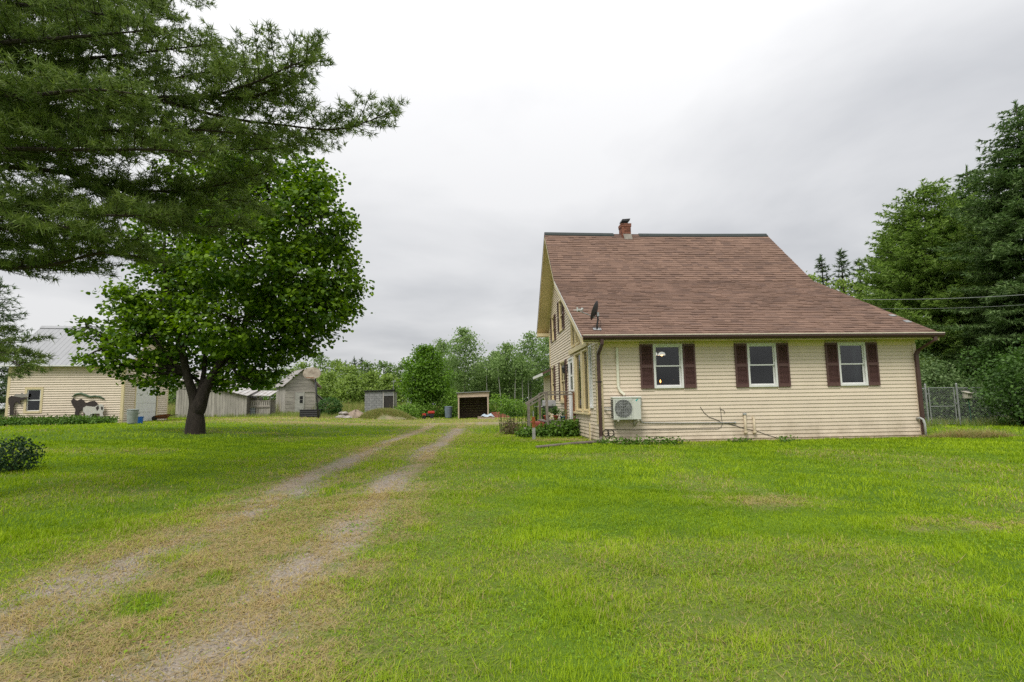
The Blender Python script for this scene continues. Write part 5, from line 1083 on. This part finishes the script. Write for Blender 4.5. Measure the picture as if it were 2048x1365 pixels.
# rank weeds and meadow behind the yard
def weeds(px, py, wpx, n, h, label, dry=0., Yoff=0., leaf=.16):
    p = gp(px, py); s_ = (p[1]+Yoff)/F; return stalks('weed_clump', p[0], p[1]+Yoff, n, h, wpx*s_/2, label, 'weeds', foliage('weed_leaf', (.085, .17, .02), (.26, .42, .07), .4), leaf*1.5)
weeds(885, 835, 50, 60, 1.9, 'tall bright green weeds between the round maple and the slate trash can', Yoff=3)
weeds(840, 836, 60, 70, 1.0, 'green weeds around the red tiller', Yoff=1.5)
weeds(1005, 832, 50, 80, 1.45, 'thick bright green weeds right of the open shed', Yoff=2)
weeds(1040, 832, 40, 60, 1.3, 'thick green weeds between the open shed and the porch', Yoff=3)
weeds(555, 830, 25, 30, 1.9, 'pale green weeds growing against the barn corner', Yoff=-3)
weeds(787, 828, 24, 24, 1.5, 'green weeds in the grey shed doorway', Yoff=1)
weeds(745, 836, 60, 40, .6, 'low weeds covering the left end of the overgrown mound')
weeds(815, 838, 60, 50, .8, 'low weeds covering the right end of the overgrown mound')
def band(x0, x1, y0, y1):
    def f(n): x = rng.uniform(x0, x1, n); y = y0+(y1-y0)*rng.random(n); return x, y, .5+.7*vnoise(x, y, 2.5)
    return f
blade_patch('meadow_grass', 60000, band(-46, 16, 47, 66), 1.25, .05, meadow, 'tall uncut meadow grass with tan seed heads behind the sheds', 'grass', .42, lean=(.0, .5))
blade_patch('rough_grass', 14000, band(-30, -9, 38.5, 47), .40, .03, meadow, 'rough knee high grass along the foot of barn and sheds', 'grass', .25, lean=(.0, .6))
blade_patch('fence_grass', 9000, band(10, 30, 20.5, 24), .35, .022, meadow, 'rough grass along the foot of the chain link fence', 'grass', .2, lean=(.0, .6))

# ------------------------------------------------------------------ trees
MAPLE = np.array([(0, 0), (.22, .50), (.66, .40), (1, 0), (.66, -.40), (.22, -.50)])
def curve(pts, n=24):
    P = [Vector(tuple(p)) for p in pts]; P = [P[0]*2-P[1]]+P+[P[-1]*2-P[-2]]; out_ = []; m_ = len(P)-3
    for i in range(n):
        t = i/(n-1)*m_; k = min(int(t), m_-1); t -= k; a, b, c, d = P[k:k+4]
        out_.append(.5*((2*b)+(-a+c)*t+(2*a-5*b+4*c-d)*t*t+(-a+3*b-3*c+d)*t**3))
    return out_
def taper(r0, r1, n): return [r0+(r1-r0)*(i/(n-1))**.8 for i in range(n)]
# the maple on the lawn
mp = gp(390, 868); MY = mp[1]; s_ = MY/F
maple = empty('maple_tree', tuple(mp), 0, 'dense dark green maple with forked trunk on the lawn before the garage', 'tree')
def ml(px, py, dy=0.): return at(px, py, MY+dy)-mp
tr = MB()
tr.tube(curve([(0, 0, -.15), (0, 0, .05), (.0, 0, .3), tuple(ml(391, 825)), tuple(ml(388, 795)), tuple(ml(374, 750, -.2)), tuple(ml(355, 660, -.4)), tuple(ml(330, 560, -.3)), tuple(ml(330, 450, 0))], 30), [.54, .44, .365, .335, .325, .32, .315, .31, .30, .285, .26, .235]+taper(.21, .035, 18), 14)
tr.tube(curve([tuple(ml(392, 835)), tuple(ml(398, 812)), tuple(ml(412, 775, .1)), tuple(ml(440, 728, .3)), tuple(ml(490, 650, .5)), tuple(ml(545, 540, .4)), tuple(ml(560, 420, 0))], 24), [.12, .20, .24, .25, .245, .23]+taper(.21, .035, 18), 12)
tr.tube(curve([tuple(ml(398, 790)), tuple(ml(408, 745, .3)), tuple(ml(412, 690, .6)), tuple(ml(430, 580, .6)), tuple(ml(450, 430, .2))], 18), taper(.11, .03, 18), 10)
tr.build('trunk', barkm, maple, True)
blobs = [(540, 400, 120, 75, 0), (610, 440, 85, 85, -.6), (635, 545, 85, 80, .3), (600, 615, 90, 60, -1), (530, 680, 95, 55, .4), (465, 640, 95, 70, -1.3), (415, 560, 100, 80, .6), (340, 590, 85, 75, -.2), (305, 670, 65, 60, -.6), (325, 745, 60, 42, .4), (485, 500, 100, 90, -1.7), (450, 420, 115, 90, 1), (350, 480, 95, 80, 1), (520, 335, 105, 55, .5), (420, 350, 95, 55, 0), (522, 742, 46, 32, 0), (470, 735, 55, 38, .8), (500, 762, 36, 18, -.3), (620, 635, 60, 40, .5), (580, 560, 80, 70, -1.2), (270, 655, 40, 60, .5), (440, 770, 40, 16, 1.), (205, 700, 42, 36, -.3), (172, 655, 30, 16, -.3), (262, 615, 42, 45, 0), (672, 470, 40, 60, .6), (685, 575, 38, 55, -.3), (640, 365, 40, 40, 0), (690, 615, 30, 35, .2), (610, 680, 55, 30, -.2), (400, 690, 70, 50, 1.2), (240, 730, 30, 25, -.2)]
parts = []; lb_ = MB(); area = sum(b[2]*b[3] for b in blobs)
stems = [[ml(372, 745, -.2), ml(330, 560, -.3), ml(330, 450)], [ml(455, 720, .3), ml(545, 540, .4), ml(560, 420)], [ml(412, 690, .6), ml(450, 430, .2)]]
for (a, b_, rx, ry, dy) in blobs:
    c = ml(a, b_, dy); R3 = np.array([rx*s_, min(rx, ry)*s_*1.05+.2, ry*s_]); q = leaf_cloud(int(60000*rx*ry/area), c, R3, .125, flat=.32, up=1.0, shell=.5, shape=MAPLE, clump=20, spread=.21); parts.append(q)
    parts[-1] = (q[0], q[1]**1.7, q[2])
    cand = [p for st in stems for p in st]; o = min(cand, key=lambda p: np.linalg.norm(p-c)+.9*max(0, p[2]-c[2]+.6)); mid = (o+c)/2+np.array([0, 0, -.15])
    lb_.tube(curve([o, mid, c], 9), taper(.075, .025, 9), 7)
    for t in q[2][::max(1, len(q[2])//9)]: lb_.tube(curve([c, (c+t)/2+np.array([0, 0, .05]), t], 5), taper(.022, .006, 5), 4)
lb_.build('branches', barkm, maple, True)
cloud_obj('crown', parts, 6, foliage('maple_leaf', (.028, .08, .006), (.27, .43, .014), .34), maple)

# the round maple behind the yard and the other leafy trees
def leafy_tree(name, label, x, y, h, R, z0, n, leaf, m_, tm, group=None, nb=9, tr_=.12, shell=.45, taperc=0., spread=.28, clump=9, lean=0., cover=1.):
    t = empty(name, G(x, y), random.random()*6, label, 'tree', group); tk = MB(); top = (lean*h, 0, h*.93)
    tk.tube(curve([(0, 0, -.2), (lean*h*.2, .05, h*.3), (lean*h*.6, -.05, h*.6), top], 14), taper(tr_, .015, 14), 8)
    ps = []; 
    for i in range(nb):
        f = (i+.5)/nb; zc_ = z0+(h-z0)*(.10+.86*f); env = R*(math.sin(PI*min(1, .18+.82*f))**.7 if not taperc else (1-f)**taperc*.9+.12)
        a = i*2.4+random.random(); off = env*.5; c = np.array([lean*zc_+off*math.cos(a), off*math.sin(a), zc_]); r_ = env*random.uniform(.55, .8)
        rz_ = min(r_*.9, (h-z0)/nb*1.9)
        q = leaf_cloud(int(n/nb*(.5+env/R)), c, (r_, r_, rz_), leaf, flat=.5, up=.7, shell=shell, clump=clump, spread=spread); ps.append(q)
        tk.tube(curve([(lean*zc_*.8, 0, zc_-r_*.6), tuple(c*np.array([.6, .6, 1])-np.array([0, 0, r_*.2])), tuple(c)], 5), taper(tr_*.35, .01, 5), 5)
        for tt in q[2][::max(1, len(q[2])//4)]: tk.tube([tuple(c), tuple(tt)], [tr_*.12, .005], 4)
    tk.build('trunk', tm, t, True); cloud_obj('crown', ps, 4, m_, t); return t
def tpos(px, Y): return at(px, 800, Y)[0], Y
x, y = tpos(853, 47.); p0 = at(853, 690, 47.)
midleaf = foliage('round_maple_leaf', (.055, .13, .014), (.19, .34, .035), .38)
leafy_tree('round_maple', 'round bright green maple standing alone between the two sheds', x, y, p0[2]-float(gz(x, y)), 2.05, .75, 11000, .19, midleaf, barkm, nb=16, shell=.5, spread=.24)
aspen = foliage('aspen_leaf', (.11, .19, .055), (.31, .43, .15), .42); youngl = foliage('young_wood_leaf', (.12, .19, .035), (.32, .43, .10), .42); woodl = foliage('wood_leaf', (.075, .135, .03), (.21, .31, .08), .38)
def far_tree(px, top, Y, Rpx, kind, n=2600, z0f=.15, label=None, group=None, leaf=None):
    x, y = tpos(px, Y); h = at(px, top, Y)[2]-float(gz(x, y)); R_ = Rpx*Y/F
    if kind == 'aspen': return leafy_tree('aspen_tree', label, x, y, h, R_, h*z0f, n, leaf or .23, aspen, birchbark, group, nb=12, tr_=.13, shell=.25, spread=.34, lean=random.uniform(-.04, .04))
    return leafy_tree('woodland_tree', label, x, y, h, R_, h*z0f, n, leaf or .30, youngl if kind == 'young' else woodl, barkm, group, nb=10, tr_=.12, shell=.4, spread=.38)
AL = 'slender pale aspen with open crown in the row behind the open shed'; AG = 'aspens behind the open shed'
far_tree(930, 652, 62., 44, 'aspen', 4600, .22, 'tallest aspen with airy crown rising beside the round maple', None)
for px, top, Y, r_ in ((885, 676, 66, 30), (990, 700, 64, 26), (1020, 682, 61, 32), (1062, 660, 63, 38), (1098, 668, 66, 34), (960, 722, 68, 28), (1042, 706, 69, 30), (1130, 660, 68, 36), (905, 715, 70, 28), (1005, 722, 71, 30)): far_tree(px, top, float(Y), r_, 'aspen', 3600, .18, AL, AG)
for k, px in enumerate((1003, 1029, 1046, 1058, 975)):
    x, y = tpos(px, 59.+k*.4); t = empty('birch_sapling', G(x, y), 0, 'thin leaning pale birch trunk with sparse leaves at the edge of the wood', 'tree', 'birch saplings at the wood edge')
    le = random.uniform(-.5, .2); MB().tube(curve([(0, 0, -.2), (le*.3, 0, 2.), (le, .1, 5.2)], 10), taper(.075, .02, 10), 7).build('trunk', birchbark, t, True); cloud_obj('crown', [leaf_cloud(500, (le, .1, 4.9), (1., 1., 1.4), .2, shell=.2, spread=.25)], 4, aspen, t)
WL = 'leafy woodland tree in the wood far behind the barn and sheds'; WG = 'far woodland trees'
for px, top, Y, r_ in ((600, 722, 88, 42), (640, 706, 90, 44), (672, 716, 86, 40), (700, 728, 84, 38), (735, 722, 92, 36), (768, 722, 90, 40), (800, 726, 92, 40), (835, 728, 94, 38), (560, 735, 92, 44), (520, 742, 95, 46), (880, 735, 95, 40), (655, 745, 74, 36), (700, 750, 72, 38), (745, 745, 74, 36), (778, 750, 72, 34), (620, 750, 76, 34)):
    far_tree(px, top, float(Y), r_, 'young' if Y < 89 else 'wood', 2300, .03, WL, WG, .34)
for px, top, Y, r_ in ((920, 745, 76, 34), (960, 748, 78, 34), (1000, 742, 78, 34), (1040, 740, 78, 34), (1080, 735, 80, 36), (1120, 735, 80, 36), (890, 755, 78, 30), (345, 760, 70, 50), (300, 770, 72, 50)):
    far_tree(px, top, float(Y), r_, 'wood', 1700, .03, WL, WG, .36)
far_tree(125, 652, 52., 34, 'wood', 1800, .1, 'tree crown rising just behind the garage ridge')
for px, top, Y, r_ in ((1632, 538, 44, 44), (1605, 560, 46, 40), (1690, 548, 46, 44), (1735, 556, 46, 44)): far_tree(px, top, float(Y), r_, 'young', 2600, .1, 'leafy tree showing over the right roof edge', 'trees over the right roof edge', .26)

# conifers: whorled branches, twigs and needle sprays
NEED = np.array([(0, .5), (1, 0), (0, -.5)])
def conifer(name, label, x, y, h, R, m_, z0=.6, droop=.22, step=.42, nper=6, spray=.24, wid=.05, per=4, group=None, tip=1., upturn=.0, shape=.85, tw=.22, seed=None):
    t = empty(name, G(x, y), random.random()*6, label, 'tree', group); tk = MB(); tk.tube([(0, 0, -.3), (0, 0, h*.5), (0, 0, h)], [.022*h, .013*h, .01], 9); O_, U_ = [], []
    z = z0
    while z < h-.15:
        f = (z-z0)/(h-z0); L0 = R*(1-f)**shape+.12
        for j in range(nper if f < .85 else 4):
            az = j*2*PI/nper+z*2.1+random.uniform(-.35, .35); Lb = L0*random.uniform(.6, 1.12); dr = droop*random.uniform(.6, 1.3)*(1-f*1.6)
            d = np.array([math.cos(az), math.sin(az), 0]); sd_ = np.array([-d[1], d[0], 0]); zb = z+random.uniform(-.15, .15)
            fn = lambda s: d*Lb*s+np.array([0, 0, zb-dr*Lb*s+(upturn+.12)*Lb*s*s])
            tk.tube([tuple(fn(s)) for s in (0, .35, .7, 1)], [.010*Lb+.006, .007*Lb+.004, .005*Lb+.002, .002], 4, False)
            nt_ = max(3, int(Lb/tw)); ts = np.linspace(.12, 1, nt_)
            for s in ts:
                b0 = fn(s)
                for sg in (-1, 1):
                    tl_ = (.42*Lb*(1-s)+.16)*random.uniform(.7, 1.2); td = unit(d*.75+sd_*sg*.9+np.array([0, 0, random.uniform(-.35, .15)+upturn])); ns = max(1, int(tl_/(spray*.55)))
                    for q in range(ns): O_.append(b0+td*tl_*(q+random.random()*.5)/ns); U_.append(td)
            O_.append(fn(.97)); U_.append(d+np.array([0, 0, .2]))
        z += step*(1-.35*f)
    for q in range(6): O_.append(np.array([0, 0, h-.1*q])); U_.append(np.array([random.uniform(-.4, .4), random.uniform(-.4, .4), 1]))
    O_ = np.repeat(np.array(O_), per, 0); U_ = np.repeat(np.array(U_), per, 0); n = len(O_); U_ = unit(U_+rng.normal(0, .42, (n, 3))); Nn = unit(rng.normal(0, .5, (n, 3))+np.array([0, 0, 1])); sh_ = NEED*np.array([1, wid/spray])
    O_ = O_+rng.normal(0, .02, (n, 3)); tone = np.clip(np.repeat(rng.random(n//per), per)*.6+rng.random(n)*.4, 0, 1)
    tk.build('trunk', pinebark, t, True); np_mesh('crown', place(sh_, O_, U_, Nn, spray*rng.uniform(.6, 1.2, n)), 3, m_, t, tone); return t
spruce_m = foliage('spruce_needle', (.055, .11, .034), (.20, .29, .10), .26); wpine_m = foliage('white_pine_needle', (.10, .18, .035), (.32, .44, .11), .34); bgspr = foliage('far_spruce_needle', (.05, .09, .035), (.15, .22, .085), .2)
def conif_px(px, top, Y, Rpx, *a, **k):
    x, y = tpos(px, Y); h = at(px, top, Y)[2]-float(gz(x, y)); return conifer(*a, x, y, h, Rpx*Y/F, **k)
conif_px(1890, 368, 31., 172, 'white_pine', 'bushy light green pine towering behind the chain link gate', m_=wpine_m, z0=1., droop=.05, upturn=.16, shape=.45, step=.40, nper=7, spray=.22, wid=.08, per=5)
conif_px(1815, 448, 35., 108, 'white_pine', 'shorter light green pine showing past the right end of the roof', m_=wpine_m, z0=.8, droop=.05, upturn=.15, shape=.5, step=.42, nper=7, spray=.28, wid=.10, per=5)
conif_px(2105, 205, 25.5, 215, 'spruce_tree', 'tall dark spruce with drooping boughs behind the birdhouse', m_=spruce_m, z0=1.8, droop=.30, upturn=.0, shape=.62, step=.42, nper=7, spray=.22, wid=.075, per=5)
conif_px(1985, 335, 33., 140, 'spruce_tree', 'dark spruce standing between the pine and the tallest spruce', m_=spruce_m, z0=.8, droop=.25, shape=.55, step=.42, nper=7, spray=.26, wid=.09, per=5)
conif_px(2190, 330, 24., 140, 'spruce_tree', 'dark spruce at the far end of the fence line', m_=spruce_m, z0=.6, droop=.28, shape=.7, step=.5, spray=.26, wid=.05, per=3)
for px, top, Y, r_ in ((1665, 512, 50, 50), (1706, 502, 48, 54), (1742, 520, 46, 60)): conif_px(px, top, float(Y), r_, 'far_spruce', 'slim spruce tip over the right roof edge', m_=bgspr, step=.6, nper=5, spray=.34, wid=.09, per=5, tw=.28, group='spruce tips over the right roof edge')
for px, top, Y, r_ in ((707, 716, 97, 26), (722, 718, 96, 24), (845, 722, 98, 22), (690, 724, 98, 24)): conif_px(px, top, float(Y), r_, 'far_spruce', 'spruce tip rising out of the far wood', m_=bgspr, step=.75, nper=5, spray=.5, wid=.13, per=3, tw=.5, group='spruce tips in the far wood')
conif_px(-20, 560, 33., 100, 'spruce_tree', 'dark conifer standing behind the left end of the garage', m_=bgspr, z0=.8, droop=.15, upturn=.1, shape=.7, step=.5, spray=.3, wid=.055, per=4)
conif_px(45, 668, 44., 50, 'far_spruce', 'small conifer showing past the left slope of the garage roof', m_=bgspr, step=.6, nper=5, spray=.36, wid=.08, per=3)
# shrubs at the fence
shr = foliage('fence_shrub_leaf', (.03, .075, .014), (.12, .22, .045), .28); shr2 = foliage('pale_shrub_leaf', (.055, .11, .03), (.19, .27, .10), .3)
for px, Y, r_, lb, m_ in ((2045, 20.3, (1.35, 1.2, 1.45), 'large dark leafy shrub by the fence beside the birdhouse', shr), (2100, 19.6, (1.6, 1.3, 1.7), 'large dark leafy shrub at the end of the lawn under the spruces', shr), (1880, 24.5, (1.1, .9, 1.35), 'grey green shrub growing behind the chain link gate', shr2), (1935, 24.2, (1.2, .9, .95), 'leafy shrub growing behind the fence between gate and birdhouse', shr2), (1850, 26., (1.0, 1., 1.7), 'tall shrub showing past the right downspout', shr2), (1985, 25., (1.6, 1.2, 1.9), 'dark undergrowth shrub beneath the right hand pines', shr), (1920, 28., (1.9, 1.3, 1.6), 'dark undergrowth shrub beneath the big pine', shr)):
    x, y = tpos(px, Y); leafy_bush('fence_shrub', x, y, r_, 3600, .12, lb, 'shrub', m_, clump=8, spread=.13, shell=.4)

# the big pine at the left: trunk outside the frame, long limbs across the sky
PX, PYY = -8.25, 7.8; pine = empty('pine_tree', G(PX, PYY), 0, 'large pine on the left with long needled limbs reaching over the lawn', 'tree'); pz = float(gz(PX, PYY)); pb = np.array([PX, PYY, pz])
MB().tube(curve([(0, 0, -.3), (0, 0, 1), (.05, 0, 6), (0, .1, 12), (0, 0, 16)], 20), [.48, .42, .38]+taper(.36, .05, 17), 14).build('trunk', pinebark, pine, True)
lim = MB(); TO, TU = [], []
def limb(pts, r0, dens=1., first=.12, flat=1., sec=1.0):
    P = [np.array(v) for v in curve(pts, 44)]; lim.tube([tuple(p) for p in P], taper(r0*.8, .006, 44), 6); seg = [np.linalg.norm(P[i+1]-P[i]) for i in range(43)]; Lt = sum(seg); s = 0.; side_ = 1; nxt = Lt*first
    for i in range(43):
        s += seg[i]
        while s > nxt:
            f = nxt/Lt; nxt += .066/dens*random.uniform(.7, 1.3); side_ = -side_; d = unit(P[i+1]-P[i]); hz = unit(np.array([-d[1], d[0], 0])); 
            tl_ = sec*(.25+.95*(1-f)**.7)*random.uniform(.5, 1.1)*(.55+.45*min(1, (f-first)*6+.3)); td = unit(d*random.uniform(.5, .95)+hz*side_*random.uniform(.4, 1.)*flat+np.array([0, 0, random.uniform(-.40, .60)])); b0 = P[i]
            e_ = b0+td*tl_+np.array([0, 0, .10*tl_]); m1 = b0+td*tl_*.5; lim.tube([tuple(b0), tuple(m1), tuple(e_)], [.008, .005, .002], 3, False); k = max(2, int(tl_/.06))
            for q in range(k):
                g_ = .15+.85*(q+random.random()*.6)/k; p = b0+(e_-b0)*min(g_, 1.)
                if q % 2 or q == k-1: TO.append(p); TU.append(td+np.array([0, 0, .35]))
                else:
                    sd2 = np.cross(td, np.array([0, 0, 1.]))*random.choice((-1, 1)); ln = random.uniform(.08, .24)*(1.1-g_*.5); dd_ = unit(td*.8+sd2*.8+np.array([0, 0, random.uniform(-.1, .5)]));
                    for w_ in (.4, 1.): TO.append(p+dd_*ln*w_); TU.append(dd_+np.array([0, 0, .25]))
    for q in range(4): TO.append(P[-1-q]); TU.append(P[-1]-P[-4])
def pl_(*pp): return [at(*p)-pb for p in pp]
PL = [([(-110, 292, 7.8), (0, 265, 7.7), (120, 248, 7.6), (250, 205, 7.4), (380, 195, 7.3), (500, 195, 7.2), (590, 155, 7.1), (640, 90, 7.1)], .10, 1.15),
      ([(330, 203, 7.35), (450, 235, 7.5), (560, 250, 7.6), (680, 258, 7.7), (795, 222, 7.7)], .035, 1.2), ([(420, 195, 7.25), (510, 165, 6.9), (575, 135, 6.7), (615, 120, 6.6)], .025, 1.2),
      ([(-110, 360, 7.8), (0, 335, 8), (150, 350, 8.3), (250, 380, 8.4), (400, 378, 8.5), (545, 342, 8.5)], .07, 1.25), ([(130, 345, 8.2), (280, 430, 8.), (380, 455, 7.9), (490, 445, 7.8)], .04, 1.25),
      ([(-110, 515, 7.8), (0, 535, 7.6), (100, 530, 7.4), (220, 505, 7.3), (312, 526, 7.3)], .06, 1.3), ([(-110, 500, 7.9), (0, 490, 8.5), (150, 480, 8.8), (280, 480, 9)], .05, 1.1),
      ([(-110, 140, 7.8), (60, 130, 7.5), (200, 115, 7.2), (330, 100, 7.1), (440, 87, 7.0)], .05, 1.1), ([(-110, 60, 7.8), (100, 60, 8.2), (220, 40, 8.4), (350, 28, 8.5)], .05, 1.1),
      ([(-110, -40, 7.8), (120, -40, 7.5), (250, -20, 7.2), (310, 15, 7)], .05, 1.1), ([(-110, 240, 7.9), (0, 220, 8.6), (150, 190, 9), (330, 160, 9.4), (480, 135, 9.6), (540, 160, 9.6)], .06, 1.1),
      ([(-110, 320, 7.7), (0, 300, 6.9), (150, 300, 6.6), (300, 300, 6.4), (430, 305, 6.3)], .05, 1.1), ([(200, 370, 8.35), (330, 420, 8.8), (470, 400, 9), (540, 425, 9.1)], .03, 1.2),
      ([(-110, 660, 7.8), (-40, 690, 7.6), (10, 715, 7.5), (55, 742, 7.5)], .03, .9), ([(-110, 410, 7.8), (60, 410, 7.2), (200, 430, 6.8), (330, 430, 6.6)], .05, 1.2),
      ([(-110, 190, 7.6), (60, 190, 6.4), (180, 180, 6), (290, 190, 5.8)], .05, 1.15), ([(-110, 95, 7.5), (80, 80, 6.5), (200, 70, 6.2), (310, 60, 6.0)], .05, 1.15), ([(-110, 0, 7.6), (40, 10, 6.9), (150, 20, 6.6), (260, 40, 6.4)], .05, 1.15),
      ([(-110, 470, 7.8), (0, 455, 7.0), (90, 450, 6.7), (200, 470, 6.5)], .04, 1.), ([(-110, 240, 7.8), (0, 230, 7.4), (200, 260, 7.0), (380, 260, 6.9), (520, 270, 6.9)], .05, 1.1), ([(200, 225, 7.4), (340, 270, 7.9), (470, 300, 8.2), (600, 290, 8.3)], .03, 1.15)]
for pts, r0, dn in PL: limb(pl_(*pts), r0, dn, .10 if r0 > .045 else .04)
for i in range(44):                                          # the rest of the crown, above and away from the view
    az = i*2.4+.3; zb = 4.6+i*.24; d = np.array([math.cos(az), math.sin(az), 0.]); Lb = (4.6 if zb < 11 else 4.6-(zb-11)*.55)*random.uniform(.75, 1.1)
    if zb < 6.6 and d[0] > .2: continue
    b0 = np.array([0, 0, zb]); limb([b0, b0+d*Lb*.35+np.array([0, 0, .25]), b0+d*Lb*.7+np.array([0, 0, .3]), b0+d*Lb+np.array([0, 0, .6])], .055, .42, .15, sec=1.3)
lim.build('limbs', pinebark, pine, False)
PER = 13; TO = np.repeat(np.array(TO), PER, 0); TU = np.repeat(unit(np.array(TU)), PER, 0); n = len(TO); TU = unit(TU*.45+rdir(n)*.72); tone = np.clip(np.repeat(rng.random(n//PER), PER)*.6+rng.random(n)*.4, 0, 1)
np_mesh('needles', place(NEED*np.array([1, .14]), TO+rng.normal(0, .012, (n, 3)), TU, rdir(n), .09*rng.uniform(.75, 1.25, n)), 3, foliage('pine_needle', (.046, .092, .017), (.245, .325, .078), .31), pine, tone)
print('pine needles', n)
